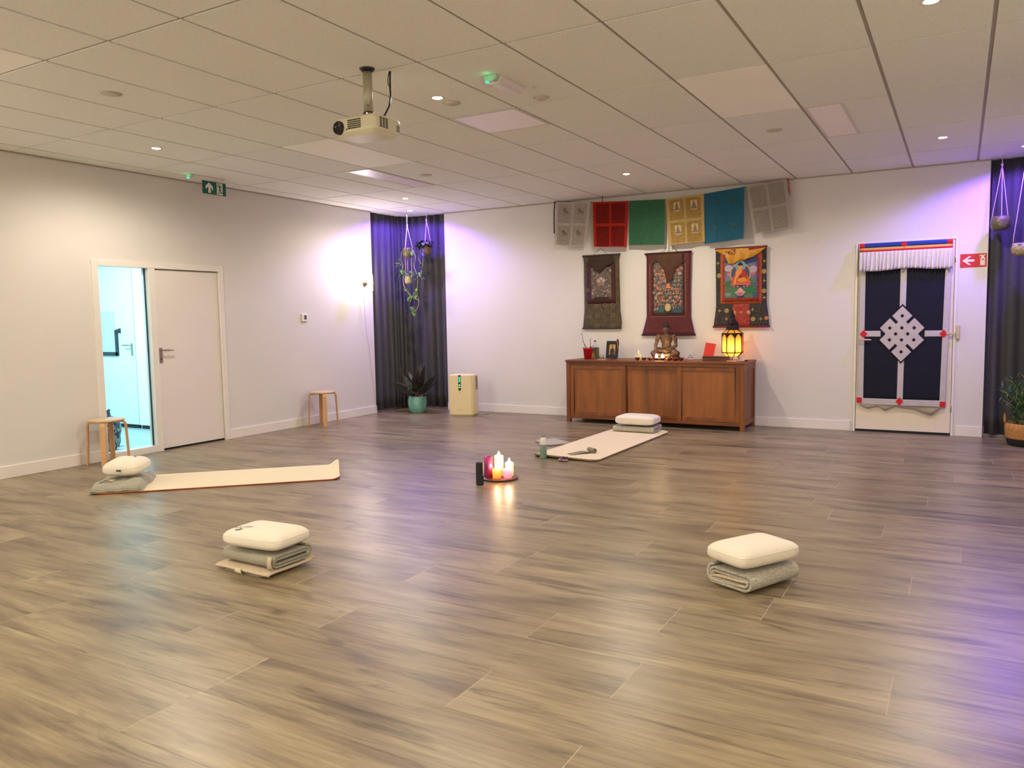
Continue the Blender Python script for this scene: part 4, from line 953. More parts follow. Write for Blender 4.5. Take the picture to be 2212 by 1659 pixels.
t = on('note_card', 'cream card lying at the foot of the photo frame', 'card', -3.93, 9.16, .15)
m = MB(); m.bx(-.055, .055, -.03, .03, 0, .006); m.build('card', mat('cream_card', srgb(206, 170, 126), .7, noise=.05), t)
t = on('photo_frame', 'black framed picture of a person in dark robes leaning on the sideboard', 'picture frame', -3.865, 9.33, -.12, TZ + .004)
rx = Matrix.Rotation(-.16, 3, 'X')
def tilt(mb, x0, x1, y0, y1, z0, z1, mi=0): mb.box(rx @ Vector(((x0 + x1) / 2, (y0 + y1) / 2, (z0 + z1) / 2)), (x1 - x0, y1 - y0, z1 - z0), mi, rx)
m = MB()
for a in ((-.085, .085, 0, .045), (-.085, .085, .185, .225), (-.085, -.046, .045, .185), (.046, .085, .045, .185)): tilt(m, a[0], a[1], -.012, .004, a[2] + .003, a[3] + .003)
tilt(m, -.08, .08, .004, .008, .006, .222); m.box((0, .045, .075), (.04, .004, .17), 0, Matrix.Rotation(.25, 3, 'X')); m.build('frame', mat('frame_black', srgb(24, 24, 22), .35, noise=.2), t, bevel=.003)
m = MB(); tilt(m, -.047, .047, -.004, .003, .045, .19); m.build('picture_ground', mat('golden_paper', srgb(196, 156, 84), .6, noise=.1), t)
fp = lambda a, b, d: rx @ Vector((a, -.0045 - d, b))
m = MB(); m.prism([(-.03, .048), (.032, .048), (.036, .09), (.024, .125), (.012, .135), (-.008, .135), (-.022, .125), (-.03, .10)], fp, .0006, 0); m.prism(oval(.0, .15, .011, .015), fp, .0008, 1); m.prism(oval(.0, .163, .0115, .007), fp, .001, 2); m.prism(oval(.012, .072, .007, .006), fp, .0012, 1)
m.build('portrait', [flat((48, 40, 42)), flat((168, 104, 72)), flat((110, 50, 36))], t)
m = MB(); m.tube([rx @ Vector(p) for p in ((.06, -.014, .235), (.075, -.018, .20), (.085, -.02, .16), (.092, -.02, .12))], .004, 6, 0); m.ell(rx @ Vector((.072, -.01, .235)), (.014, .01, .02), 1, 10, 8); m.ell(rx @ Vector((.094, -.02, .115)), (.009, .009, .016), 2, 10, 8)
m.build('tassel', [mat('tan_braid', srgb(180, 130, 80), .7, noise=.2), flat((70, 30, 24)), flat((168, 28, 40))], t)
t = on('tara_figurine', 'little cream figurine between the photo frame and the statue', 'figurine', -3.515, 9.36)
m = MB(); m.lathe([(0, 0), (.04, 0), (.044, .012), (.034, .026), (.04, .036), (.038, .045), (.026, .062), (.018, .075), (.009, .082), (.012, .094), (.009, .106), (0, .112)], seg=24)
for s_ in (-1, 1): m.tube([(.014 * s_, 0, .07), (.03 * s_, -.01, .055), (.012 * s_, -.026, .045)], .006, 6)
m.build('figure', mat('cream_porcelain', srgb(226, 212, 170), .35, noise=.05, sss=.2), t); m = MB(); m.tube([(-.008, -.03, .055), (.0, -.034, .065), (.018, -.03, .048)], .004, 6); m.build('figure_arms', mat('bronze_paint', srgb(120, 90, 60), .4, noise=.1), t)
# offering bowls and their two flames
bowl_mesh = None
bx_ = [(-3.446, 'empty offering bowl at the row end by the cream figurine'), (-3.362, 'second offering bowl from the cream figurine'), (-3.285, 'offering bowl just before the first burning flame'), (-3.202, 'offering bowl holding the burning flame nearer the cream figurine'), (-3.126, 'offering bowl holding the burning flame in front of the statue knee'), (-3.039, 'unlit offering bowl just past the two flames'), (-2.965, 'offering bowl at the statue base, one before the row end'), (-2.905, 'offering bowl at the row end toward the red card')]
M_COP = mat('copper_bowl', srgb(120, 62, 48), .3, metal=.7, noise=.2, nscale=30); M_FLAME = mat('candle_flame', (1, .8, .5, 1), .5, emit=(1, .72, .36, 1), estr=70)
proto = None
for i, (x, lb) in enumerate(bx_):
    if proto is None:
        t = proto = thing('offering_bowl', lb, 'bowl', (x, 9.14, TZ), group='row of copper offering bowls')
        m = MB(); m.lathe([(0, 0), (.014, 0), (.016, .004), (.028, .018), (.035, .034), (.033, .034), (.026, .02), (.012, .008), (0, .007)], seg=24, caps=False); m.build('bowl', M_COP, t)
    else:
        t = copy_tree(proto); t.location = (x, 9.14 + (.04 if i == 7 else 0), TZ); t['label'] = lb
    if i in (3, 4):
        m = MB(); m.lathe([(0, .008), (.024, .02), (.022, .026), (0, .026)], seg=20, caps=False); m.build('wax', mat('white_wax', srgb(236, 214, 180), .4, noise=.02, sss=.5, ssr=(.02, .012, .006)), t)
        m = MB(); m.lathe([(0, .024), (.012, .034), (.016, .046), (.012, .062), (.005, .076), (0, .084)], seg=14, caps=False); m.build('flame', M_FLAME, t)
        light('flame_light', 'POINT', t, (0, -.004, .06), .9, (1, .55, .22), .012)
# bronze statue
t = on('buddha_statue', 'bronze seated meditating statue in the middle of the sideboard', 'statue', -3.157, 9.36)
M_BRZ = mat('aged_bronze', srgb(112, 82, 54), .48, metal=.3, noise=.45, nscale=14, col2=srgb(58, 40, 28), bump=.15, bscale=90)
m = MB()
m.ell((0, .01, .10), (.115, .085, .05)); m.ell((0, .02, .17), (.062, .045, .07)); m.ell((0, .018, .245), (.078, .048, .065)); m.ell((0, .018, .285), (.088, .04, .035))
for s_ in (-1, 1):
    m.ell((.098 * s_, .018, .285), (.03, .03, .032)); m.tube([(.10 * s_, .018, .285), (.118 * s_, .012, .235), (.128 * s_, .0, .185)], [.026, .024, .02], 12)
    m.ell((.13 * s_, -.002, .18), (.022, .022, .022))
    m.tube([(.07 * s_, .02, .11), (.12 * s_, -.035, .085), (.155 * s_, -.03, .075)], [.05, .043, .034], 14); m.ell((.15 * s_, -.03, .078), (.038, .04, .034))
    m.tube([(.15 * s_, -.035, .07), (.08 * s_, -.09, .06), (.0, -.10, .058)], [.033, .028, .024], 12)
m.tube([(-.13, -.002, .18), (-.12, -.03, .13), (-.115, -.06, .09)], [.019, .017, .013], 10); m.ell((-.115, -.07, .075), (.014, .018, .03))
m.tube([(.13, -.002, .18), (.085, -.045, .14), (.03, -.065, .128)], [.019, .017, .013], 10); m.ell((.012, -.068, .125), (.03, .018, .01)); m.ell((-.0, -.06, .115), (.04, .03, .012))
m.tube([(0, .015, .30), (0, .012, .335)], [.03, .026], 12); m.ell((0, .006, .375), (.039, .042, .052)); m.ell((0, -.014, .362), (.028, .03, .036))
for s_ in (-1, 1): m.ell((.039 * s_, .01, .362), (.008, .012, .024))
m.ell((0, -.042, .368), (.006, .01, .012)); m.ell((0, -.030, .343), (.012, .014, .008))
o = m.build('body', M_BRZ, t)
md = o.modifiers.new('remesh', 'REMESH'); md.mode = 'VOXEL'; md.voxel_size = .0045; md.use_smooth_shade = True
md = o.modifiers.new('smooth', 'SMOOTH'); md.factor = .6; md.iterations = 4
m = MB()
for s_ in (-1, 1): m.ell((.014 * s_, -.040, .376), (.0065, .004, .0025), seg=10, rings=6)
m.ell((0, -.041, .351), (.011, .004, .0022), seg=10, rings=6); m.build('face_lines', mat('dark_bronze', srgb(46, 30, 22), .5, metal=.3, noise=.1), t)
m = MB(); m.lathe([(.04, .395), (.046, .402), (.044, .412), (.034, .424), (.024, .432), (.024, .444), (.014, .456), (0, .46)], (0, .012, 0), 24)
for k in range(5): a = PI + PI * (k + .5) / 5; m.box((.04 * math.cos(a), .012 + .04 * math.sin(a), .425), (.014, .006, .03), 0, Matrix.Rotation(a + PI / 2, 3, 'Z'), .4)
m.build('crown', mat('dark_bronze', (0, 0, 0, 1)), t)
for s_ in (-1, 1):
    m = MB(); m.lathe([(.026, -.008), (.03, 0), (.026, .008)], (.112 * s_, .014, .255), 16); m.build('armlet', M_BRZ, t)
    m = MB(); m.lathe([(.021, -.006), (.025, 0), (.021, .006)], (.125 * s_, -.016, .155), 14); m.build('bracelet', M_BRZ, t)
m = MB(); m.lathe([(0, 0), (.165, 0), (.175, .012), (.16, .024), (.15, .03), (.162, .04), (.15, .05), (0, .052)], seg=40)
for k in range(22): a = 2 * PI * k / 22; m.ell((.16 * math.cos(a), .16 * math.sin(a), .026), (.02, .02, .02), seg=8, rings=6)
o = m.build('lotus_base', M_BRZ, t); o.scale = (1, .68, 1)
# crystal, card, box, papers
t = on('glass_crystal', 'clear crystal lump alone on the sideboard between statue and red card', 'crystal', -2.86, 9.40)
m = MB(); m.lathe([(0, 0), (.032, 0), (.036, .02), (.022, .045), (0, .052)], seg=7, smooth=False); m.build('crystal', M_GL, t)
t = on('red_card', 'plain red card leaning upright beside the wooden box', 'card', -2.635, 9.40, -.1)
m = MB(); m.box((.0, .02, .10), (.13, .004, .205), 0, Matrix.Rotation(-.18, 3, 'X') @ Matrix.Rotation(.14, 3, 'Y')); m.build('card', mat('red_paper', srgb(202, 52, 42), .7, noise=.05), t)
t = on('wooden_box', 'low dark wooden box lying in front of the lit lantern', 'box', -2.44, 9.20)
m = MB(); m.bx(-.20, .10, -.045, .045, 0, .045); m.build('box_body', wood_mat('dark_box', srgb(104, 60, 34), srgb(58, 30, 18), 'X', .45), t, bevel=.003)
m = MB(); m.bx(-.203, .103, -.048, .048, .045, .056); m.build('box_lid', wood_mat('dark_box', 0, 0), t, bevel=.002)
t = on('paper_packet', 'crumpled pink and yellow packets at the sideboard front edge', 'packet', -2.245, 9.07, .1)
m = MB(); m.box((-.06, 0, .008), (.05, .03, .016), 0, rotz(.3)); m.build('yellow_wrapper', mat('yellow_wrap', srgb(214, 168, 60), .4, noise=.2), t, bevel=.004)
m = MB(); m.box((-.005, .004, .007), (.07, .03, .014), 0, rotz(-.15)); m.build('pink_wrapper', mat('pink_wrap', srgb(226, 170, 160), .4, noise=.2), t, bevel=.004)
t = on('lighter', 'grey lighter with black tip lying by the sideboard corner', 'lighter', -2.175, 9.15, .12)
m = MB(); m.cyl((-.05, 0, .011), (.03, 0, .011), .011); m.build('lighter_body', mat('grey_plastic', srgb(188, 178, 176), .4, noise=.05), t); m = MB(); m.cyl((.03, 0, .011), (.058, 0, .011), .010); m.build('lighter_tip', M_BLK, t)
t = on('saucer_stand', 'flat pale stand glowing behind the lantern foot', 'dish', -2.19, 9.40)
m = MB(); m.lathe([(0, 0), (.05, 0), (.065, .014), (.06, .016), (0, .006)], seg=28); m.build('dish', mat('pale_ceramic', srgb(220, 196, 150), .4, noise=.05), t)
# lantern
t = on('moroccan_lantern', 'lit amber glass lantern with black metal dome on the sideboard', 'lantern', -2.342, 9.37)
M_IRON = mat('lantern_iron', srgb(36, 26, 20), .5, metal=.5, noise=.3, nscale=40)
def amber(name, c, tr=.75, gl=0):
    m = bpy.data.materials.new(name); m.use_nodes = True; nt = m.node_tree; N = nt.nodes; Lk = nt.links; N.remove(N['Principled BSDF'])
    a = N.new('ShaderNodeBsdfTranslucent'); b_ = N.new('ShaderNodeBsdfTransparent'); g = N.new('ShaderNodeBsdfGlossy'); g.inputs['Roughness'].default_value = .15
    tc = N.new('ShaderNodeTexCoord'); n = N.new('ShaderNodeTexNoise'); n.inputs['Scale'].default_value = 25; Lk.new(tc.outputs['Object'], n.inputs['Vector'])
    r = N.new('ShaderNodeValToRGB'); r.color_ramp.elements[0].color = tuple(x * .8 for x in c[:3]) + (1,); r.color_ramp.elements[1].color = c; Lk.new(n.outputs['Fac'], r.inputs[0])
    Lk.new(r.outputs[0], a.inputs[0]); Lk.new(r.outputs[0], b_.inputs[0])
    m1 = N.new('ShaderNodeMixShader'); m1.inputs[0].default_value = .28; Lk.new(a.outputs[0], m1.inputs[1]); Lk.new(b_.outputs[0], m1.inputs[2])
    m2 = N.new('ShaderNodeMixShader'); m2.inputs[0].default_value = .05; Lk.new(m1.outputs[0], m2.inputs[1]); Lk.new(g.outputs[0], m2.inputs[2]); Lk.new(m2.outputs[0], N['Material Output'].inputs[0]); return m
AY = amber('amber_glass', (.93, .66, .30, 1)); AO = amber('orange_glass', (.88, .30, .10, 1)); AP = amber('pale_amber', (.92, .60, .24, 1))
NS = 8; a0 = PI / 8 - PI / 2 + math.radians(-18) - PI / 8; R1, Z0, Z1, Z2, R2 = .122, .092, .32, .362, .068; RB, ZB = .066, .045
def ring(r, z): return [Vector((r * math.cos(a0 + 2 * PI * k / NS), r * math.sin(a0 + 2 * PI * k / NS), z)) for k in range(NS)]
rb, r0_, r1_, r2_ = ring(RB, ZB), ring(R1, Z0), ring(R1, Z1), ring(R2, Z2)
for k in range(NS):
    k2 = (k + 1) % NS; ca = (r0_[k] + r0_[k2]).x
    m = MB(); m.add([r0_[k], r0_[k2], r1_[k2], r1_[k]], [(0, 1, 2, 3)]); m.add([rb[k], rb[k2], r0_[k2], r0_[k]], [(0, 1, 2, 3)]); m.add([r1_[k], r1_[k2], r2_[k2], r2_[k]], [(0, 1, 2, 3)], 1)
    m.build('glass_panel', [AO if k in (6, 2, 5) and k != 5 or k == 2 else AY, AP], t, recalc=False, solid=.0015)
m = MB()
for k in range(NS):
    k2 = (k + 1) % NS
    m.tube([rb[k], r0_[k], r1_[k], r2_[k]], .0062, 6); m.tube([r0_[k], r0_[k2]], .0065, 6); m.tube([r1_[k], r1_[k2]], .008, 6); m.tube([rb[k], rb[k2]], .004, 6); m.tube([r2_[k], r2_[k2]], .006, 6)
m.lathe([(0, ZB - .004), (RB, ZB - .004), (RB, ZB + .002), (0, ZB + .002)], seg=8, a0=a0); m.build('lead_frame', M_IRON, t)
m = MB()   # pierced fretwork arches at the pane heads and small points at the pane feet
for k in range(NS):
    k2 = (k + 1) % NS; A, B_ = r0_[k], r0_[k2]; ex = (B_ - A); nrm = Vector((ex.y, -ex.x, 0)).normalized()
    ff = lambda a, b, d, A=A, ex=ex, nrm=nrm: A + ex * a + Vector((0, 0, b)) + nrm * (.001 + d)
    hh = Z1 - Z0; arc = [(.06 + .88 * i / 12, hh - .055 + .045 * math.sin(PI * i / 12)) for i in range(13)]
    m.prism([(.03, hh)] + [(.03, hh - .055)] + arc + [(.97, hh - .055), (.97, hh)], ff, .0012)
    for i in range(6): m.prism([(.06 + i * .15, .004), (.06 + i * .15 + .06, .004), (.06 + i * .15 + .03, .02)], ff, .0012)
m.build('fretwork', M_IRON, t)
m = MB(); m.lathe([(R2, Z2), (.078, Z2 + .003), (.074, Z2 + .02), (.072, Z2 + .045), (.066, Z2 + .06), (.076, Z2 + .066), (.06, Z2 + .085), (.036, Z2 + .12), (.024, Z2 + .15), (.03, Z2 + .158), (.022, Z2 + .17), (.02, Z2 + .19), (.008, Z2 + .205), (.012, Z2 + .215), (0, Z2 + .23)], seg=16, smooth=False); m.build('dome', M_IRON, t)
m = MB()
for k in range(3): a = 2 * PI * k / 3 + .5; m.tube([(RB * math.cos(a), RB * math.sin(a), ZB), (.085 * math.cos(a), .085 * math.sin(a), .0)], .004, 6)
m.tube([(0, 0, ZB), (0, 0, 0.002)], .005, 6); m.build('foot', M_IRON, t)
m = MB(); m.ell((0, 0, .145), (.026, .026, .034)); m.build('bulb', mat('amber_bulb', (1, 1, 1, 1), .5, emit=(1, .74, .36, 1), estr=45), t)
light('lantern_light', 'POINT', t, (0, 0, .135), 4.2, (1, .60, .26), .03)

# ================================================================== STOOLS
M_BIRCH = wood_mat('birch_ply', srgb(206, 160, 106), srgb(186, 136, 84), 'Z', .4, 5, 20); M_BTOP = wood_mat('birch_top', srgb(214, 186, 148), srgb(198, 166, 126), 'X', .35, 5, 20)
def make_stool(label, loc, rz):
    t = thing('bentwood_stool', label, 'stool', loc, rz)
    m = MB(); m.lathe([(0, -.02), (.155, -.02), (.16, -.015), (.16, -.003), (.157, 0), (0, 0)], (0, 0, .445), 48); m.build('seat', M_BTOP, t)
    for k in range(4):
        a = PI / 4 + k * PI / 2; ca, sa = math.cos(a), math.sin(a); prof = []
        # L-shaped bent leg: path in the radial plane
        for r, z in ((.05, .418), (.13, .418), (.152, .413), (.163, .402), (.168, .385), (.174, .25), (.184, 0.0)): prof.append((r, z))
        m = MB(); n = len(prof); vs = []; fs = []; w_ = .0225; th = .0085
        for i, (r, z) in enumerate(prof):
            tx = Vector((prof[min(i + 1, n - 1)][0] - prof[max(i - 1, 0)][0], prof[min(i + 1, n - 1)][1] - prof[max(i - 1, 0)][1])).normalized(); nx_, nz_ = -tx.y, tx.x
            for sgn_w, sgn_t in ((-1, -1), (1, -1), (1, 1), (-1, 1)):
                rr_ = r + nx_ * th * sgn_t; zz = z + nz_ * th * sgn_t
                if i == n - 1: zz = z
                if i == 0: rr_ = r
                vs.append((rr_ * ca - sa * w_ * sgn_w, rr_ * sa + ca * w_ * sgn_w, zz))
        for i in range(n - 1):
            for q in range(4): fs.append((i * 4 + q, i * 4 + (q + 1) % 4, (i + 1) * 4 + (q + 1) % 4, (i + 1) * 4 + q))
        fs.append((3, 2, 1, 0)); fs.append(tuple((n - 1) * 4 + q for q in range(4)))
        m.add(vs, fs); m.build('leg', M_BIRCH, t, bevel=.0015)
    return t
make_stool('round birch stool in front of the glass panel by the white doors', (-7.125, 4.555, 0), .0)
make_stool('round birch stool alone against the wall near the corner curtain', (-7.125, 7.51, 0), .12)

# ================================================================== VASES IN THE CORRIDOR
def porcelain():
    m = bpy.data.materials.new('blue_white_porcelain'); m.use_nodes = True; nt = m.node_tree; N = nt.nodes; Lk = nt.links; b = N['Principled BSDF']; b.inputs['Roughness'].default_value = .2
    tc = N.new('ShaderNodeTexCoord'); v = N.new('ShaderNodeTexNoise'); v.inputs['Scale'].default_value = 9; v.inputs['Detail'].default_value = 6; v.inputs['Distortion'].default_value = 2.5; Lk.new(tc.outputs['Object'], v.inputs['Vector'])
    r = N.new('ShaderNodeValToRGB'); e = r.color_ramp.elements; e[0].position = .42; e[0].color = srgb(34, 44, 62); e[1].position = .58; e[1].color = srgb(168, 178, 172); x = e.new(.5); x.color = srgb(84, 104, 122)
    Lk.new(v.outputs['Fac'], r.inputs[0]); Lk.new(r.outputs[0], b.inputs['Base Color']); return m
M_PORC = porcelain()
t = thing('porcelain_vase', 'tall dark blue and white vase standing behind the glass panel', 'vase', (-7.88, 5.02, 0))
m = MB(); m.lathe([(0, 0), (.085, 0), (.10, .02), (.135, .12), (.155, .22), (.15, .30), (.11, .355), (.062, .385), (.055, .42), (.062, .45), (.058, .45), (.05, .42), (0, .40)], seg=36); m.build('vase_body', M_PORC, t)
m = MB()
for s_ in (-1, 1): m.tube([(.14 * s_, 0, .30), (.18 * s_, 0, .33), (.185 * s_, 0, .27), (.15 * s_, 0, .24)], .012, 8)
m.build('handle', M_PORC, t)
t = thing('porcelain_jar', 'small blue and white jar beside the tall vase behind the glass', 'jar', (-8.12, 5.28, 0)); t.scale = (.75, .75, .9)
m = MB(); m.lathe([(0, 0), (.05, 0), (.075, .05), (.08, .10), (.06, .14), (.03, .155), (.035, .17), (0, .17)], seg=28); m.build('jar_body', M_PORC, t)
t = thing('mirror_panel', 'pale panel in a black frame on the corridor wall behind the glass', 'panel', (-9.95, 6.36, 1.24))
m = MB(); m.bx(-.6, .325, -.02, 0, -.25, .285); m.build('panel', mat('pale_panel', srgb(190, 214, 216), .4, noise=.04), t)
m = MB(); m.bx(-.6, .38, -.03, -.0, -.30, -.255); m.bx(.335, .385, -.03, 0, -.30, .04); m.cyl((.38, -.02, .03), (.43, -.02, .03), .022); m.cyl((.43, -.02, .03), (.445, -.02, .03), .03); m.build('frame', mat('dark_frame', srgb(44, 50, 54), .4, noise=.1), t)

# ================================================================== AIR PURIFIER
t = thing('air_purifier', 'cream air purifier with a green lit display beside the corner curtain', 'air purifier', (-5.99, 9.03, 0), .26)
M_CRM = mat('cream_plastic', srgb(226, 210, 164), .38, noise=.015, nscale=3)
m = MB(); prof = rrect(-.175, .175, 0, .235, .035, 6)
loft(m, [[((x) * s, .1175 + (y - .1175) * s, z) for x, y in prof] for s, z in ((.93, 0), (.93, .012), (1, .018), (1, .556), (.985, .566), (.96, .572))], smooth=False); m.build('body', M_CRM, t, bevel=.003)
m = MB(); m.bx(-.168, .150, -.007, .002, .016, .568); m.build('front_panel', M_CRM, t, bevel=.006)
m = MB(); m.bx(-.035, .0, -.0095, -.0065, .355, .570); m.build('display', M_BLK, t, bevel=.001)
m = MB()
for z in (.535, .515, .497, .478): m.bx(-.024, -.010, -.0105, -.0095, z - .005, z + .006)
m.bx(-.019, -.015, -.0104, -.0095, .47, .545)
m.build('display_light', mat('teal_led', (0, .3, .2, 1), .4, emit=(.0, .9, .48, 1), estr=2.2), t)
m = MB()
for z in (.43, .398): m.lathe([(0, -.001), (.008, 0), (0, .001)], (-.017, -.0108, z), 14, rot=Matrix.Rotation(PI / 2, 3, 'X')); m.bx(-.024, -.010, -.0105, -.0095, z - .007, z + .008)
m.build('mode_light', mat('green_mode', (0, .3, .1, 1), .4, emit=(.12, 1, .18, 1), estr=1.8), t)
m = MB(); m.bx(-.035, -.005, -.0078, -.0069, .082, .088); m.bx(-.03, -.008, -.0078, -.0069, .315, .318); m.bx(-.023, -.013, -.0078, -.0069, .325, .336); m.build('nameplate', mat('grey_print', srgb(140, 128, 100), .5, noise=.1), t)
m = MB()
for k in range(9): m.bx(.1745, .178, .12, .205, .36 + k * .021, .372 + k * .021)
m.build('side_vent', mat('vent_shadow', srgb(84, 70, 50), .8, noise=.2), t)
m = MB(); m.tube([(.16, .2, .03), (.24, .26, .008), (.30, .35, .006), (.28, .46, .006)], .004, 6); m.build('power_cord', mat('white_flex', (0, 0, 0, 1)), t)

# ================================================================== PLANTS
t = thing('calathea_plant', 'dark leafed plant in a turquoise faceted pot in the corner', 'potted plant', (-6.81, 9.115, 0))
m = MB(); NSg = 18; prf = [(0, 0), (.088, 0), (.106, .022), (.127, .07), (.133, .115), (.131, .165), (.122, .235), (.119, .24), (.112, .236), (.108, .20), (0, .20)]
vs = []; fs = []
for k in range(NSg):
    for i, (r, z) in enumerate(prf):
        a = 2 * PI * (k + (.5 if 3 <= i <= 4 and False else 0)) / NSg
        if 2 < i < 6: r *= (1.035 if (k + (i == 5)) % 3 == 0 else .985)
        vs.append((r * math.cos(a), r * math.sin(a), z))
n = len(prf)
for k in range(NSg):
    k2 = (k + 1) % NSg
    for i in range(n - 1):
        a, b, c, d = k * n + i, k2 * n + i, k2 * n + i + 1, k * n + i + 1
        fs += [(a, b, c), (a, c, d)] if k % 2 else [(a, b, d), (b, c, d)]
m.add(vs, fs); m.build('faceted_pot', mat('turquoise_glaze', srgb(112, 172, 156), .3, noise=.08, nscale=10), t)
m = MB(); m.lathe([(0, .205), (.11, .205)], seg=24, caps=False); m.build('soil', M_SOIL, t)
M_CAL = mat('calathea_leaf', srgb(44, 46, 34), .35, noise=.6, nscale=18, col2=srgb(34, 16, 22)); M_CAL2 = mat('calathea_silver', srgb(104, 122, 118), .35, noise=.7, nscale=30, col2=srgb(44, 52, 48))
Ld = [((-.35, -.25, 1), .50, .085, .10, 0), ((-.9, -.2, .85), .46, .075, .35, 0), ((.45, -.25, 1), .54, .07, .08, 0), ((1.0, -.15, .8), .48, .075, .2, 0), ((-1.2, -.25, .45), .45, .06, .25, 0), ((1.15, -.3, .45), .44, .065, .2, 0),
      ((-.15, -.5, 1), .44, .075, .25, 1), ((.15, -.4, 1), .38, .07, .3, 0), ((-.6, -.5, .8), .40, .065, .3, 0), ((.7, -.5, .75), .42, .065, .3, 0), ((.0, .2, 1), .5, .08, .1, 0), ((-.5, .3, .9), .46, .075, .2, 0), ((.6, .2, .9), .46, .07, .2, 0), ((.9, .0, .35), .30, .06, .4, 0), ((-.8, -.3, .3), .28, .06, .4, 0), ((.1, -.8, .6), .28, .06, .5, 0), ((.3, -.3, 1.4), .45, .06, .1, 0)]
for d, l_, w_, dr, mi in Ld:
    m = MB(); dv = Vector(d).normalized(); b0 = Vector((.03 * dv.x, .03 * dv.y, .20)); b1 = b0 + dv * l_ * .28; m.tube([b0, b1], .004, 5, 1); leaf(m, b1, dv, l_ * .78, w_ * 1.25, dr, 0, 10, .12, .5, abs(dv.x) < .75); m.build('leaf', [M_CAL2 if mi else M_CAL, mat('red_stem', srgb(96, 48, 34), .5, noise=.2)], t)

M_CORDP = mat('pale_cord', srgb(214, 190, 190), .7, noise=.1); M_POTH = mat('pothos_leaf', srgb(84, 122, 52), .45, noise=.45, nscale=25); M_VINE = mat('vine_stem', srgb(158, 160, 112), .6, noise=.15)
M_POTS = mat('speckled_pot', srgb(104, 98, 60), .4, noise=.55, nscale=55, bump=.5, bscale=60); M_BSK = mat('pale_beaded_pot', srgb(164, 152, 112), .5, noise=.5, nscale=60, bump=.6, bscale=80); M_TAN = mat('tan_pot', srgb(98, 78, 54), .5, noise=.35, nscale=40, bump=.4, bscale=60)
def heart(mb, p, direc, s, droop=.6, mi=0): leaf(mb, p, direc, s * 1.25, s, droop, mi, 6, .3, .55)
def pot(mb, z1, h, r): mb.lathe([(0, z1 - h), (r * .62, z1 - h), (r * .9, z1 - h * .72), (r, z1 - h * .4), (r * .96, z1 - h * .1), (r * .98, z1), (r * .88, z1), (r * .86, z1 - .02), (0, z1 - .025)], seg=28)
def smooth_path(p, n=5):
    P = [Vector(q) for q in p]; o = []
    for i in range(len(P) - 1):
        a, b, c, d = P[max(i - 1, 0)], P[i], P[i + 1], P[min(i + 2, len(P) - 1)]
        for k in range(n):
            t_ = k / n; o.append(.5 * ((2 * b) + (c - a) * t_ + (2 * a - 5 * b + 4 * c - d) * t_ * t_ + (3 * b - a - 3 * c + d) * t_ ** 3))
    return o + [P[-1]]
def hang_cords(t, z_top, z_knot, z_rim, r, n=3, off=(0, 0)):
    m = MB(); m.tube([(off[0], off[1], z_top), (off[0] * .6, off[1] * .6, z_knot)], .004, 6); m.ell((off[0] * .6, off[1] * .6, z_knot), (.011, .011, .018), seg=10, rings=6)
    for k in range(n): a = 2 * PI * k / n + .6; m.tube([(off[0] * .6, off[1] * .6, z_knot), (r * math.cos(a), r * math.sin(a), z_rim), (r * 1.02 * math.cos(a), r * 1.02 * math.sin(a), z_rim - .06)], .0028, 6)
    return m.build('hanger_cord', M_CORDP, t)
# double hanger: z measured from the floor
t = thing('hanging_planter', 'two tier hanging planter with trailing green vines before the corner curtain', 'hanging plant', (-6.965, 9.19, 0))
hang_cords(t, CEIL, 2.70, 2.37, .070)
m = MB(); pot(m, 2.375, .135, .075); m.build('upper_pot', M_POTS, t)
m = MB()
for k in range(3): a = 2 * PI * k / 3 + .3; m.tube([(.05 * math.cos(a), .05 * math.sin(a), 2.245), (.05 * math.cos(a), .05 * math.sin(a), 1.98)], .0028, 6)
m.build('lower_cord', M_CORDP, t)
m = MB(); m.lathe([(0, 1.86), (.034, 1.86), (.052, 1.885), (.058, 1.93), (.052, 1.97), (.044, 1.99), (.038, 1.99), (.036, 1.97), (0, 1.97)], seg=24); m.build('lower_pot', M_BSK, t)
vines = [([(-.04, 0, 2.37), (-.09, -.02, 2.34), (-.11, -.02, 2.22), (-.08, -.02, 2.14)], [.2, .6, 1.0]), ([(-.08, -.02, 2.14), (-.09, -.03, 2.05), (-.075, -.03, 1.95), (-.07, -.03, 1.86), (.0, -.03, 1.75), (.08, -.03, 1.68), (.12, -.03, 1.74)], [.15, .62, .8, 1.0]),
         ([(-.08, -.02, 2.1), (-.13, -.02, 2.16), (-.21, -.02, 2.17)], [.6, 1.0]),
         ([(.06, 0, 2.37), (.11, -.02, 2.33), (.15, -.02, 2.24), (.12, -.02, 2.12), (.155, -.02, 2.02), (.18, -.02, 1.92), (.17, -.02, 1.80), (.165, -.02, 1.70), (.19, -.02, 1.62), (.17, -.02, 1.53), (.10, -.02, 1.46), (.03, -.02, 1.50)], [.1, .22, .45, .55, .64, .93, 1.0]),
         ([(.165, -.02, 1.69), (.08, -.02, 1.68), (.04, -.02, 1.675)], [.9, 1.0]), ([(.17, -.02, 1.95), (.21, -.02, 1.99), (.22, -.02, 2.02)], [.7, 1]), ([(.19, -.02, 1.62), (.13, -.02, 1.65), (.09, -.03, 1.66)], [1.0]), ([(.13, -.02, 1.47), (.08, -.02, 1.52), (.06, -.03, 1.53)], [1.0]),
         ([(.0, 0, 1.98), (-.05, -.03, 2.04), (-.09, -.04, 2.02)], [.5, .8, 1.0]), ([(.0, 0, 1.98), (.06, -.03, 2.04), (.11, -.02, 2.0)], [.5, 1.0])]
st = MB(); lf = MB()
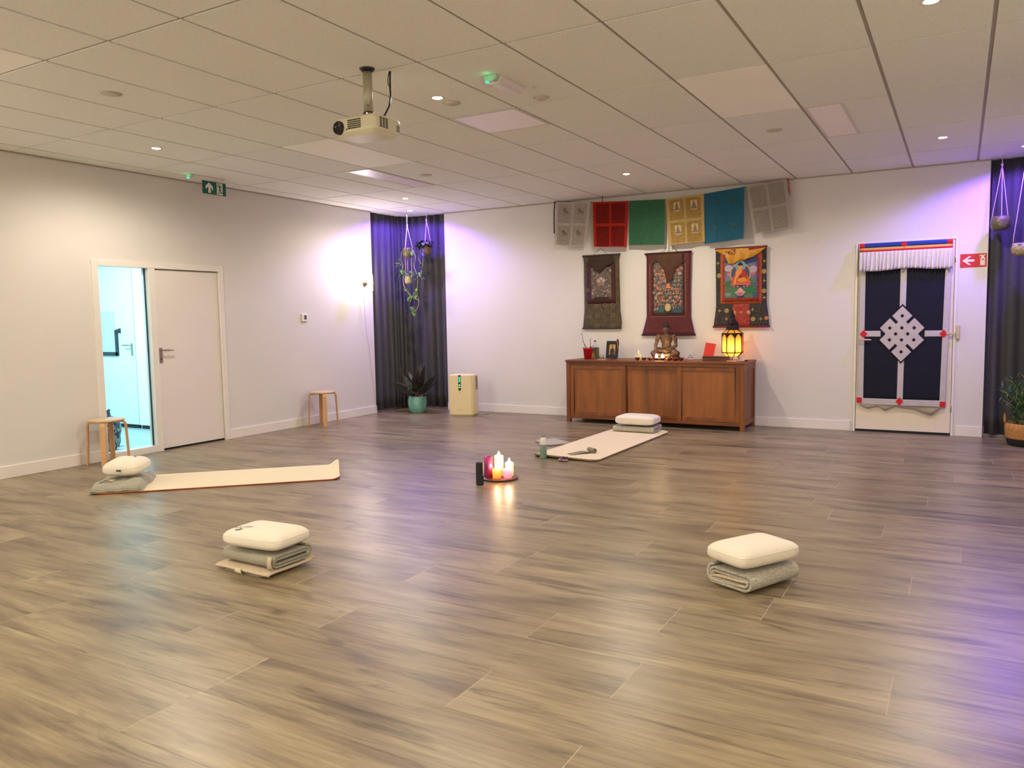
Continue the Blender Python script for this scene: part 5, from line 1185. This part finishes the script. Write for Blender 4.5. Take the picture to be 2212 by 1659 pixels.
for pts, us in vines:
    sp_ = smooth_path(pts); st.tube(sp_, .0038, 6)
    for u in us:
        i = min(len(sp_) - 1, int(u * (len(sp_) - 1))); a = rnd.uniform(-1, 1); heart(lf, sp_[i], (a, -.5, rnd.uniform(-.9, -.1)), rnd.uniform(.05, .078))
for k in range(9): a = k * .7; heart(lf, (.03 * math.cos(a), .03 * math.sin(a), 1.98), (math.cos(a), math.sin(a) - .2, rnd.uniform(.0, .9)), .05)
st.build('vine', M_VINE, t); lf.build('foliage', M_POTH, t, solid=.0008)
t = thing('hanging_planter', 'single hanging pot with dark bushy leaves, nearest the back wall in the corner', 'hanging plant', (-6.80, 9.44, 0))
hang_cords(t, CEIL, 2.79, 2.43, .062)
m = MB(); m.lathe([(0, 2.285), (.05, 2.285), (.064, 2.31), (.07, 2.37), (.066, 2.43), (.060, 2.43), (.055, 2.41), (0, 2.41)], seg=28); m.build('pot', M_TAN, t)
lf = MB(); st = MB()
for k in range(34):
    a = rnd.uniform(0, 2 * PI); r_ = rnd.uniform(.02, .11); p = (r_ * math.cos(a) - .035, r_ * math.sin(a) * .5 - .03, 2.43 + rnd.uniform(-.03, .07)); heart(lf, p, (math.cos(a), math.sin(a) - .4, rnd.uniform(-.6, .6)), rnd.uniform(.05, .078))
for pts in ([(-.05, -.05, 2.42), (-.10, -.07, 2.34), (-.11, -.07, 2.24), (-.07, -.07, 2.16), (-.05, -.07, 2.08)], [(-.02, -.07, 2.38), (-.01, -.09, 2.25), (-.03, -.09, 2.12), (-.06, -.09, 2.0), (-.04, -.09, 1.92), (-.01, -.09, 1.96)], [(-.06, -.05, 2.4), (-.17, -.07, 2.40), (-.20, -.07, 2.33)]):
    sp_ = smooth_path(pts); st.tube(sp_, .0028, 6)
    for i in range(3, len(sp_), 3): heart(lf, sp_[i], (rnd.uniform(-1, 1), -.5, rnd.uniform(-1, -.1)), rnd.uniform(.042, .06))
st.build('vine', M_VINE, t); lf.build('foliage', mat('dusky_leaf', srgb(58, 76, 46), .5, noise=.5, nscale=20), t, solid=.0008)
# near the right edge
t = thing('hanging_planter', 'shallow hanging pot high before the curtain above the fire sign', 'hanging plant', (.325, 9.43, 0))
hang_cords(t, CEIL, 2.80, 2.30, .078)
m = MB(); m.lathe([(0, 2.15), (.06, 2.15), (.084, 2.18), (.088, 2.24), (.08, 2.285), (.072, 2.285), (.07, 2.26), (0, 2.26)], seg=28); m.build('pot', M_POTS, t)
lf = MB()
for k in range(12): a = k * .52; heart(lf, (.04 * math.cos(a), .04 * math.sin(a), 2.26), (math.cos(a), math.sin(a), .3), .035)
lf.build('foliage', M_POTH, t, solid=.0008)
t = thing('hanging_planter', 'lower hanging pot with green leaves cut by the picture edge', 'hanging plant', (.525, 9.34, 0))
hang_cords(t, CEIL, 2.86, 2.04, .095)
m = MB(); m.lathe([(0, 1.875), (.07, 1.875), (.10, 1.91), (.106, 1.95), (.096, 2.0), (.088, 2.0), (.085, 1.98), (0, 1.98)], seg=28); m.build('pot', M_BSK, t)
lf = MB()
for k in range(22): a = rnd.uniform(0, 2 * PI); heart(lf, (.05 * math.cos(a), .05 * math.sin(a), 1.985), (math.cos(a), math.sin(a), rnd.uniform(-.1, .8)), rnd.uniform(.04, .06))
lf.build('foliage', mat('bright_leaf', srgb(92, 146, 56), .45, noise=.4, nscale=25), t, solid=.0008)
t = thing('basket_palm', 'feathery green plant in a straw basket at the picture edge', 'potted plant', (.62, 9.20, 0))
M_STRAW = mat('straw_weave', srgb(186, 132, 72), .75, noise=.3, nscale=50, bump=.6, bscale=60, bstretch=(1, 1, 3)); M_STRB = mat('black_weave', srgb(28, 28, 30), .8, noise=.3, nscale=50, bump=.6, bscale=60, bstretch=(1, 1, 3))
m = MB(); m.lathe([(0, 0), (.165, 0), (.185, .02), (.195, .075)], seg=48, mi=0, caps=False); m.build('black_base', M_STRB, t)
m = MB(); m.lathe([(.195, .075), (.205, .12), (.208, .17), (.206, .225), (.198, .225), (.196, .12), (.18, .08)], seg=48, caps=False); m.build('straw_band', M_STRAW, t)
for s_ in (-1, 1):
    m = MB(); m.tube([(s_ * .203, -.045, .215), (s_ * .207, -.045, .26), (s_ * .207, -.02, .30), (s_ * .207, .02, .30), (s_ * .207, .045, .26), (s_ * .203, .045, .215)], .010, 8); m.build('basket_handle', M_STRAW, t)
m = MB(); m.lathe([(0, .17), (.19, .17)], seg=32, caps=False); m.build('soil', M_SOIL, t)
m = MB(); m.tube([(.02, 0, .16), (.03, .0, .35), (.02, 0, .53)], [.045, .04, .034], 12); m.build('trunk', mat('palm_trunk', srgb(128, 86, 56), .8, noise=.4, nscale=30, bump=.5), t)
lf = MB(); st = MB()
for k in range(60):
    a = rnd.uniform(0, 2 * PI); b0 = Vector((rnd.uniform(-.12, .06), rnd.uniform(-.06, .06), rnd.uniform(.2, .56))); d = Vector((math.cos(a), math.sin(a), rnd.uniform(.5, 1.5))).normalized(); l_ = rnd.uniform(.16, .30)
    st.tube([b0, b0 + d * l_ * .5, b0 + d * l_ * .85 + Vector((0, 0, -.02))], .002, 5)
    for q in range(14):
        p = b0 + d * l_ * (.3 + .045 * q); v_ = Vector((rnd.uniform(-1, 1), rnd.uniform(-1, 1), rnd.uniform(-.5, .7))); leaf(lf, p, v_, rnd.uniform(.05, .085), .012, .5, 0, 3)
st.build('frond_stem', M_VINE, t); o = lf.build('foliage', mat('fern_green', srgb(62, 112, 50), .5, noise=.4, nscale=20), t)

# ================================================================== MATS, BLANKETS, PILLOWS
M_MAT = mat('cream_mat', srgb(226, 212, 178), .85, noise=.04, nscale=60, bump=.12, bscale=300); M_MATE = mat('orange_edge', srgb(168, 86, 52), .8, noise=.1); M_MATE2 = mat('khaki_edge', srgb(150, 132, 96), .8, noise=.1)
def yoga_mat(label, cx_, cy_, ang, L_, W_, th, rise, edge, group=None):
    """rise(u, v) height of the underside; u along length 0..1, v across 0..1; rounded corners"""
    t = thing('floor_mat', label, 'mat', (cx_, cy_, 0), ang)
    r = .07; nu, nv = 70, 24
    def XY(u, v):
        x = (u - .5) * L_; h = W_ / 2; dx = abs(x) - (L_ / 2 - r); 
        if dx > 0: h = W_ / 2 - (r - math.sqrt(max(0, r * r - min(dx, r) ** 2)))
        return x, (v * 2 - 1) * h
    def top(u, v): x, y = XY(u, v); return (x, y, rise(u, v) + th)
    def bot(u, v): x, y = XY(u, v); return (x, y, rise(u, v) + .0008)
    m = MB(); m.grid(top, nu, nv, 0)
    m.build('mat_top', M_MAT, t)
    m = MB(); m.grid(bot, nu, nv, 0)
    for j in (0, 1):
        m.grid(lambda u, v, j=j: (XY(u, j)[0], XY(u, j)[1], rise(u, j) + .0008 + (th - .0008) * v), nu, 1, 0)
        m.grid(lambda u, v, j=j: (XY(j, u)[0], XY(j, u)[1], rise(j, u) + .0008 + (th - .0008) * v), nv, 1, 0)
    m.build('mat_edge', edge, t)
    return t
sm = lambda x: max(0, min(1, x)) ** 2 * (3 - 2 * max(0, min(1, x)))
angA = math.atan2(.685, .73); u_ = Vector((.73, .685)); n_ = Vector((-.685, .73)); c0 = Vector((-5.965, 3.625)) + u_ * .975 + n_ * .35
yoga_mat('long cream mat with orange edge lying near the white doors', c0.x, c0.y, angA, 1.95, .70, .012, lambda u, v: .05 * sm((u - .955) / .045) * v ** 2.2 + .008 * sm((u - .96) / .04) + .022 * sm((.05 - u) / .05) + .003 * math.sin(u * 9) ** 2 * 0, M_MATE)
yoga_mat('cream mat with rolled cloth on it in front of the sideboard', -3.215, 7.60, PI / 2 - .015, 2.02, .68, .018, lambda u, v: .02 * sm((.05 - u) / .05) * (.3 + .7 * v) + .012 * sm((u - .97) / .03), M_MATE2)
# superellipsoid pillows
M_PIL = mat('pillow_cream', srgb(228, 221, 202), .85, noise=.02, nscale=80, bump=.12, bscale=400)
def spow(c, e): return math.copysign(abs(c) ** e, c)
def pillow_top(x, y, a, b, c, e1=.72, e2=.3):
    q = abs(x / a) ** (2 / e2) + abs(y / b) ** (2 / e2); return c * max(0, 1 - min(1, q) ** (e2 / e1)) ** (e1 / 2)
def make_pillow(label, loc, ang, a, b, c, e1=.72, e2=.42, tilt=(0, 0), m_=None, seam=True, lump=0.0, sub='pillow'):
    t = thing('pillow', label, 'pillow', loc, 0); t.rotation_euler = (tilt[0], tilt[1], ang)
    nu, nv = 72, 36; vs = []; fs = []
    for j in range(nv + 1):
        eta = -PI / 2 + PI * j / nv
        for i in range(nu):
            w_ = -PI + 2 * PI * i / nu; ce = max(0, math.cos(eta)) ** e1
            x, y, z = a * ce * spow(math.cos(w_), e2), b * ce * spow(math.sin(w_), e2), c * spow(math.sin(eta), e1)
            if lump: z += lump * math.sin(x * 13 + 1) * math.cos(y * 17) * (1 - abs(math.sin(eta)) * .2) ; 
            if z < 0: z *= .8
            vs.append((x, y, z + c * .8))
    for j in range(nv):
        for i in range(nu): i2 = (i + 1) % nu; fs.append((j * nu + i, j * nu + i2, (j + 1) * nu + i2, (j + 1) * nu + i))
    m = MB(); m.add(vs, fs, 0, True); m.build('pillow_cover', m_ or M_PIL, t)
    if seam:
        m = MB(); pts = []
        for i in range(97):
            w_ = 2 * PI * i / 96; f_ = 1.003; zz = .22
            ce = (1 - zz * zz) ** .5; ce = ce ** e1
            pts.append((a * ce * f_ * spow(math.cos(w_), e2), b * ce * f_ * spow(math.sin(w_), e2), c * spow(zz, e1) + c * .8))
        m.tube(pts, .0016, 5); m.build('seam', M_PIL, t)
    return t
def pillow_mark(t, txt, size, x0, y0, ang, a, b, c, e1, e2, name='printed_name', extra=None, squeeze=1.0):
    vs, fs = text_polys(txt, size) if txt else ([], [])
    if extra: 
        k = len(vs)
        for poly in extra: k = len(vs); vs += [(p[0], p[1], 0) for p in poly]; fs.append(tuple(range(k, k + len(poly))))
    ca, sa = math.cos(ang), math.sin(ang); o = []
    for v in vs:
        x = x0 + v[0] * squeeze * ca - v[1] * sa; y = y0 + v[0] * squeeze * sa + v[1] * ca
        o.append((x, y, pillow_top(x, y, a, b, c, e1, e2) + c * .8 + .0035))
    m = MB(); m.add(o, fs); m.build(name, mat('black_print', srgb(30, 28, 24), .6, noise=.1), t, recalc=False)

def stadium_spiral(L_, R0, R1, turns, n=10):
    """flat roll section (a, z): outside to inside"""
    pts = []; N_ = int(turns * 2); 
    for h in range(N_):
        r = R0 + (R1 - R0) * h / (N_ - 1); r2 = R0 + (R1 - R0) * min(1, (h + 1) / (N_ - 1)); sgn = 1 if h % 2 == 0 else -1
        half = max(.01, L_ / 2 - R0)
        for k in range(n + 1):
            a = PI / 2 - PI * k / n; rr = r + (r2 - r) * k / n
            pts.append((sgn * (half + rr * math.cos(a)), sgn * rr * math.sin(a)))
    return pts
def ribbon(mb, path, x0, x1, th, zc, nx=14, wob=0.0, mi=0, seed=0, skew=0.0):
    """extrude a section path (a, z) along local x with thickness"""
    n = len(path); up = []; dn = []
    for i in range(n):
        p0, p1 = path[max(i - 1, 0)], path[min(i + 1, n - 1)]; tx = Vector((p1[0] - p0[0], p1[1] - p0[1])); 
        if tx.length < 1e-9: tx = Vector((1, 0))
        tx.normalize(); nn = Vector((-tx.y, tx.x)) * th / 2; up.append((path[i][0] + nn.x, path[i][1] + nn.y)); dn.append((path[i][0] - nn.x, path[i][1] - nn.y))
    loop = up + list(reversed(dn)); M_ = len(loop); vs = []; fs = []
    for j in range(nx + 1):
        x = x0 + (x1 - x0) * j / nx; e = (abs(2 * j / nx - 1)) ** 6
        for i, (a, z) in enumerate(loop):
            ww = wob * math.sin(j * .9 + i * .35 + seed) if wob else 0
            vs.append((x + (skew * a) + (.004 * math.sin(i * .5 + seed) if j in (0, nx) else 0), a + ww, max(.001, zc + z + ww * .5)))
    for j in range(nx):
        for i in range(M_): i2 = (i + 1) % M_; fs.append((j * M_ + i, j * M_ + i2, (j + 1) * M_ + i2, (j + 1) * M_ + i))
    for j in (0, nx):
        for i in range(n - 1): fs.append((j * M_ + i, j * M_ + i + 1, j * M_ + (M_ - 2 - i), j * M_ + (M_ - 1 - i)))
    mb.add(vs, fs, mi, True)
def quilt_mat(name, c1, c2, sc_=(26, 60, 60), strength=.9):
    if name in MATS: return MATS[name]
    m = bpy.data.materials.new(name); m.use_nodes = True; nt = m.node_tree; N = nt.nodes; Lk = nt.links; b = N['Principled BSDF']; b.inputs['Roughness'].default_value = .9; b.inputs['Sheen Weight'].default_value = .2
    tc = N.new('ShaderNodeTexCoord'); mp = N.new('ShaderNodeMapping'); mp.inputs['Scale'].default_value = sc_; mp.inputs['Rotation'].default_value = (0, 0, .15); Lk.new(tc.outputs['Object'], mp.inputs[0])
    v = N.new('ShaderNodeTexVoronoi'); v.inputs['Scale'].default_value = 1.0; v.feature = 'F1'; Lk.new(mp.outputs[0], v.inputs['Vector'])
    r = N.new('ShaderNodeValToRGB'); r.color_ramp.elements[0].color = c1; r.color_ramp.elements[1].color = c2; r.color_ramp.elements[0].position = .3; r.color_ramp.elements[1].position = .75
    Lk.new(v.outputs['Distance'], r.inputs[0]); Lk.new(r.outputs[0], b.inputs['Base Color'])
    iv = N.new('ShaderNodeMath'); iv.operation = 'MULTIPLY'; iv.inputs[1].default_value = -1; Lk.new(v.outputs['Distance'], iv.inputs[0])
    bp = N.new('ShaderNodeBump'); bp.inputs['Strength'].default_value = strength; bp.inputs['Distance'].default_value = .004; Lk.new(iv.outputs[0], bp.inputs['Height']); Lk.new(bp.outputs[0], b.inputs['Normal'])
    MATS[name] = m; return m
M_BLA = quilt_mat('blanket_sage', srgb(160, 157, 138), srgb(142, 138, 118), (150, 190, 190), .3); M_BLB = quilt_mat('blanket_quilt', srgb(186, 182, 164), srgb(160, 156, 138), (48, 150, 150), .8)
M_BLI = mat('blanket_lining', srgb(206, 188, 158), .9, noise=.12, nscale=60, bump=.3, bscale=200)

# --- stack B (right, foreground)
ang = math.atan2(.9, .43)
t = thing('folded_blanket', 'pale quilted blanket roll under a pillow, alone on the floor before the back door', 'blanket', (-.872, 3.935, 0), ang)
m = MB(); ribbon(m, stadium_spiral(.285, .050, .012, 2.6), -.185, .185, .0135, .058, 16); m.build('blanket_roll', M_BLB, t, bevel=.003)
m = MB(); ribbon(m, [(-.115, .012), (-.06, .006), (.0, .004), (.06, .0), (.10, -.006), (.118, -.016), (.10, -.026), (.04, -.024), (-.03, -.020), (-.10, -.014)], -.187, -.14, .010, .053, 3, seed=2); m.build('inner_fold', M_BLI, t)
PB = make_pillow('plain cream pillow on the quilted roll before the back door', (-.872, 3.925, .112), ang - .10, .208, .135, .062, .70, .28, tilt=(0, 0))
# --- stack A (left, foreground)
ang = -.13 + PI
t = thing('folded_blanket', 'sage grey blanket roll under the pillow printed with a name', 'blanket', (-3.31, 3.005, 0), -.02)
m = MB(); ribbon(m, stadium_spiral(.285, .040, .010, 2.8), -.20, .20, .0115, .080, 16); m.build('blanket_roll', M_BLA, t, bevel=.003)
m = MB(); ribbon(m, [(-.175, .012), (-.16, .019), (-.12, .020), (0, .018), (.12, .018), (.15, .026), (.155, .04)], -.215, .205, .010, .006, 16, wob=.002); m.build('cream_underlay', M_BLI, t)
m = MB(); ribbon(m, [(-.165, 0), (-.05, .001), (.10, .001), (.13, .003)], -.19, .10, .009, .0055, 12, wob=.0015, skew=-.25); m.build('bottom_fold', M_BLA, t)
m = MB(); ribbon(m, [(-.147, .08), (-.149, .06), (-.145, .042)], .165, .185, .004, 0, 4); ribbon(m, [(-.142, .112), (-.153, .085), (-.150, .06), (-.14, .045)], .172, .200, .004, 0, 4); m.build('cream_binding', M_BLI, t)
m = MB(); m.grid(lambda u, v: (-.045 + .05 * u + .01 * v, -.182 - .008 * math.sin(PI * v), .035 - .032 * v), 4, 5); m.build('care_label', mat('label_white', srgb(206, 196, 160), .7, noise=.02), t, solid=.001)
a_, b_, c_ = .208, .146, .062
PA = make_pillow('cream pillow with black printed name on the sage blanket roll', (-3.285, 2.985, .125), .06, a_, b_, c_, .74, .30)
sw = [[(.0, -.014), (.02, -.022), (.045, -.024), (.065, -.016), (.05, -.018), (.03, -.016), (.015, -.010)]]
pillow_mark(PA, 'WELLPUR', .031, -.040, -.045, PI + .34, a_, b_, c_, .74, .30, extra=[[(p[0] + .060, .020 - p[1]) for p in sw[0]]], squeeze=.80)
# --- stack C (on the back mat)
MC_Z = .0185
t = thing('folded_blanket', 'grey folded blanket under a pillow at the mat end by the sideboard', 'blanket', (-3.215, 8.50, MC_Z), 0)
m = MB(); ribbon(m, stadium_spiral(.29, .034, .010, 2.4), -.245, .245, .015, .038, 16, wob=.0015); m.build('blanket_roll', M_BLB, t, bevel=.003)
make_pillow('plump cream pillow on the grey blanket in front of the sideboard', (-3.205, 8.51, MC_Z + .078), 0, .24, .155, .066, .60, .30)
# --- stack D (on the left mat)
MD_Z = .0135; base = Vector((-5.965, 3.625))
pb_ = base + u_ * .19 + n_ * .31
t = thing('folded_blanket', 'crumpled sage blanket on the end of the orange edged mat', 'blanket', (pb_.x, pb_.y, MD_Z), angA)
def crump(u, v, top=True):
    x = (u - .5) * .40; y = (v - .5) * .60; ex = min(u, 1 - u) / .08; ey = min(v, 1 - v) / .06; e = min(1, ex) ** .5 * min(1, ey) ** .5
    z = .0015 + e * (.055 + .010 * math.sin(19 * x + 7 * y) + .008 * math.sin(31 * y + 12 * x * x) + .006 * math.sin(40 * x - 22 * y))
    return (x + .008 * math.sin(18 * y), y + .01 * math.sin(14 * x), z * (1.0 if u > .3 else .8 + .66 * u))
m = MB(); m.grid(crump, 60, 60); m.grid(lambda u, v: (crump(u, v)[0], crump(u, v)[1], .001), 8, 8); m.build('blanket_cloth', M_BLA, t)
m = MB()
for yy, zz in ((-.306, .012), (-.300, .024)): m.tube([((k / 24 - .5) * .36, yy + .004 * math.sin(k), zz + .005 * math.sin(k * .8)) for k in range(25)], .009, 8)
m.build('folded_hem', M_BLA, t)
m = MB(); m.grid(lambda u, v: (-.14 + .10 * u, -.19 + .10 * v, .062 + .022 * math.sin(PI * u) * (1 - v)), 8, 6); m.build('turned_corner', M_BLI, t, solid=.004)
pd_ = base + u_ * .185 + n_ * .335
a2, b2, c2 = .170, .125, .080
PD = make_pillow('cream pillow with small faded print on the crumpled blanket by the first stool', (pd_.x + .02, pd_.y + .03, .097), .35, a2, b2, c2, .85, .42, tilt=(.16, -.03))
pillow_mark(PD, '', .02, .045, .03, 0, a2, b2, c2, .85, .42, name='faded_print', extra=[[(.0, .0), (.03, .004), (.034, .012), (.004, .008)], [(.006, .016), (.022, .018), (.026, .034), (.01, .03)], [(.028, -.012), (.042, -.008), (.038, .0), (.03, -.002)]])
m = MB(); m.bx(-.02, .02, -.004, 0, -.006, .006)
o = m.build('sewn_tag', mat('black_print', (0, 0, 0, 1)), PD); o.location = (.02, -.135, .075); o.rotation_euler = (-.5, 0, 0)

# --- small things by the back mat
t = thing('seat_pad', 'flat grey pad poking out beside the mat behind the bottle', 'pad', (-3.77, 7.43, 0), -.62)
m = MB(); m.bx(-.18, .17, -.125, .125, 0.001, .022); m.build('pad_body', mat('grey_foam', srgb(170, 164, 152), .85, noise=.06, nscale=40, bump=.2), t, bevel=.008, bseg=3)
t = thing('water_bottle', 'white and grey green drinking bottle standing beside the mat corner', 'bottle', (-3.435, 6.575, 0))
m = MB(); m.lathe([(0, 0), (.031, 0), (.034, .004), (.034, .138)], seg=32, caps=False); m.lathe([(.0, .002), (.034, .002)], seg=32, caps=False); m.build('lower_body', mat('sage_steel', srgb(120, 146, 136), .35, noise=.05, nscale=10), t)
m = MB(); m.lathe([(.034, .138), (.034, .168), (.030, .188), (.020, .203), (.015, .206), (0, .206)], seg=32, caps=False); m.build('upper_body', mat('white_steel', srgb(214, 206, 200), .35, noise=.02), t)
m = MB(); m.lathe([(.015, .206), (.017, .208), (.017, .226), (.013, .230), (0, .230)], seg=24, caps=False); m.build('cap', mat('grey_cap', srgb(142, 134, 128), .4, noise=.05), t)
t = thing('amethyst_cluster', 'purple crystal cluster on the floor at the near edge of the mat', 'crystal', (-3.20, 6.525, 0))
m = MB()
for k in range(17):
    a = rnd.uniform(0, 2 * PI); r_ = rnd.uniform(0, .03); d = Vector((math.cos(a) * r_ * 22, math.sin(a) * r_ * 12, 1)).normalized(); b0 = Vector((r_ * math.cos(a), r_ * .7 * math.sin(a), .006)); h_ = rnd.uniform(.022, .044) ; q = Vector((0, 0, 1)).rotation_difference(d).to_matrix()
    m.lathe([(.009, 0), (.010, h_ * .7), (0, h_)], b0, 6, rot=q, smooth=False)
m.build('crystal_points', mat('amethyst', srgb(104, 48, 88), .15, trans=.35, noise=.3, nscale=40), t)
m = MB(); m.ell((0, 0, .014), (.052, .032, .0135), seg=16, rings=8); m.build('rock_base', mat('pale_quartz', srgb(176, 140, 150), .5, noise=.3, nscale=40, bump=.5), t)
t = thing('rolled_strap', 'grey cloth strap partly rolled up on the back mat', 'strap', (-3.10, 6.96, .0185), -.62)
m = MB(); sp = [(.024 * (1 - k / 60) * math.cos(-PI / 2 + k * .35), .026 + .024 * (1 - k / 60) * math.sin(-PI / 2 + k * .35)) for k in range(48)]
vs = []; ribbon(m, list(reversed(sp)) , -.055, .055, .004, 0, 4); m.build('rolled_end', mat('grey_strap', srgb(140, 132, 112), .85, noise=.1, nscale=60), t); bpy.context.view_layer.update()
m = MB(); m.grid(lambda u, v: (-.055 + .085 * v, -.02 - .22 * u, .004 + .018 * math.sin(PI * min(1, u * 1.2)) * (1 - u)), 14, 4); m.build('loose_end', mat('grey_strap', (0, 0, 0, 1)), t, solid=.005)

# ================================================================== CANDLES
t = thing('candle_plate', 'round dark wooden plate carrying the burning candles', 'plate', (-3.335, 5.585, 0))
m = MB(); m.lathe([(0, .004), (.14, .004), (.155, .008), (.157, .014), (.15, .017), (0, .015)], seg=56); m.build('plate', wood_mat('plate_wood', srgb(120, 72, 52), srgb(74, 42, 32), 'X', .35), t)
def wax(name, c, c2=None, tr=.72):
    if name in MATS: return MATS[name]
    m = bpy.data.materials.new(name); m.use_nodes = True; nt = m.node_tree; N = nt.nodes; Lk = nt.links; p = N['Principled BSDF']; p.inputs['Roughness'].default_value = .45
    tl = N.new('ShaderNodeBsdfTranslucent'); mx = N.new('ShaderNodeMixShader'); mx.inputs[0].default_value = tr
    tc = N.new('ShaderNodeTexCoord'); n = N.new('ShaderNodeTexNoise'); n.inputs['Scale'].default_value = 14; Lk.new(tc.outputs['Object'], n.inputs['Vector'])
    r = N.new('ShaderNodeValToRGB'); r.color_ramp.elements[0].color = c2 or c; r.color_ramp.elements[1].color = c; r.color_ramp.elements[0].position = .35; r.color_ramp.elements[1].position = .6; Lk.new(n.outputs['Fac'], r.inputs[0])
    Lk.new(r.outputs[0], p.inputs['Base Color']); Lk.new(r.outputs[0], tl.inputs[0]); Lk.new(p.outputs[0], mx.inputs[1]); Lk.new(tl.outputs[0], mx.inputs[2]); Lk.new(mx.outputs[0], N['Material Output'].inputs[0]); MATS[name] = m; return m
def candle(label, x, y, r, h, w, well, lit=True, e=3.0, zb=.0165, tint=(1, .72, .45)):
    t = thing('pillar_candle', label, 'candle', (x, y, zb))
    m = MB(); m.lathe([(0, 0), (r, 0), (r, h - .004), (r - .004, h), (r - .0065, h - .004), (r - .009, h - well), (0, h - well)], seg=36); m.build('wax_body', w, t)
    m = MB(); m.cyl((0, 0, h - well), (.002, 0, h - well + .014), .0014, seg=8); m.build('wick', M_BLK, t)
    if lit:
        z = h - well + .012; m = MB(); m.lathe([(0, z - .004), (.010, z + .005), (.013, z + .015), (.010, z + .028), (.004, z + .040), (0, z + .048)], seg=16, caps=False); m.build('flame', M_FLAME, t)
        light('flame_light', 'POINT', t, (0, 0, z + .018), e * 6.5, tint, .01)
    return t
CR = wax('cream_wax', (.98, .90, .74, 1)); PK = wax('magenta_wax', (.55, .07, .26, 1), (.32, .04, .17, 1), .25); OR_ = wax('orange_wax', (1, .60, .30, 1)); PU = wax('lilac_wax', (.92, .56, .72, 1), (.80, .44, .66, 1))
candle('tall magenta unlit pillar candle next to the black speaker', -3.42, 5.545, .037, .172, PK, .012, False)
candle('tallest glowing cream candle in the middle of the plate', -3.358, 5.615, .038, .175, CR, .024, e=3.2)
candle('short glowing orange candle at the plate front', -3.330, 5.53, .036, .075, OR_, .022, e=2.2)
candle('glowing cream candle of middle height at the back of the plate', -3.28, 5.655, .036, .115, CR, .022, e=2.4)
candle('short glowing lilac candle at the plate side away from the speaker', -3.252, 5.575, .036, .075, PU, .022, e=2.2)
t = thing('bluetooth_speaker', 'small black upright speaker cylinder in front of the candle plate', 'speaker', (-3.352, 5.30, 0), .3)
m = MB(); pr = rrect(-.031, .031, -.031, .031, .027, 8)
loft(m, [[(x * s, y * s, z) for x, y in pr] for s, z in ((.86, .0), (.97, .006), (1, .014), (1, .172), (.96, .182), (.84, .186))], smooth=False); m.build('speaker_body', mat('speaker_mesh', srgb(24, 22, 24), .5, noise=.2, nscale=200, bump=.3, bscale=400), t, bevel=.002)
m = MB(); pr2 = [(x * .8, y * .8) for x, y in pr]; loft(m, [[(x, y, z) for x, y in pr2] for z in (.184, .188)], smooth=False); m.build('speaker_top', M_BLK, t, bevel=.001)
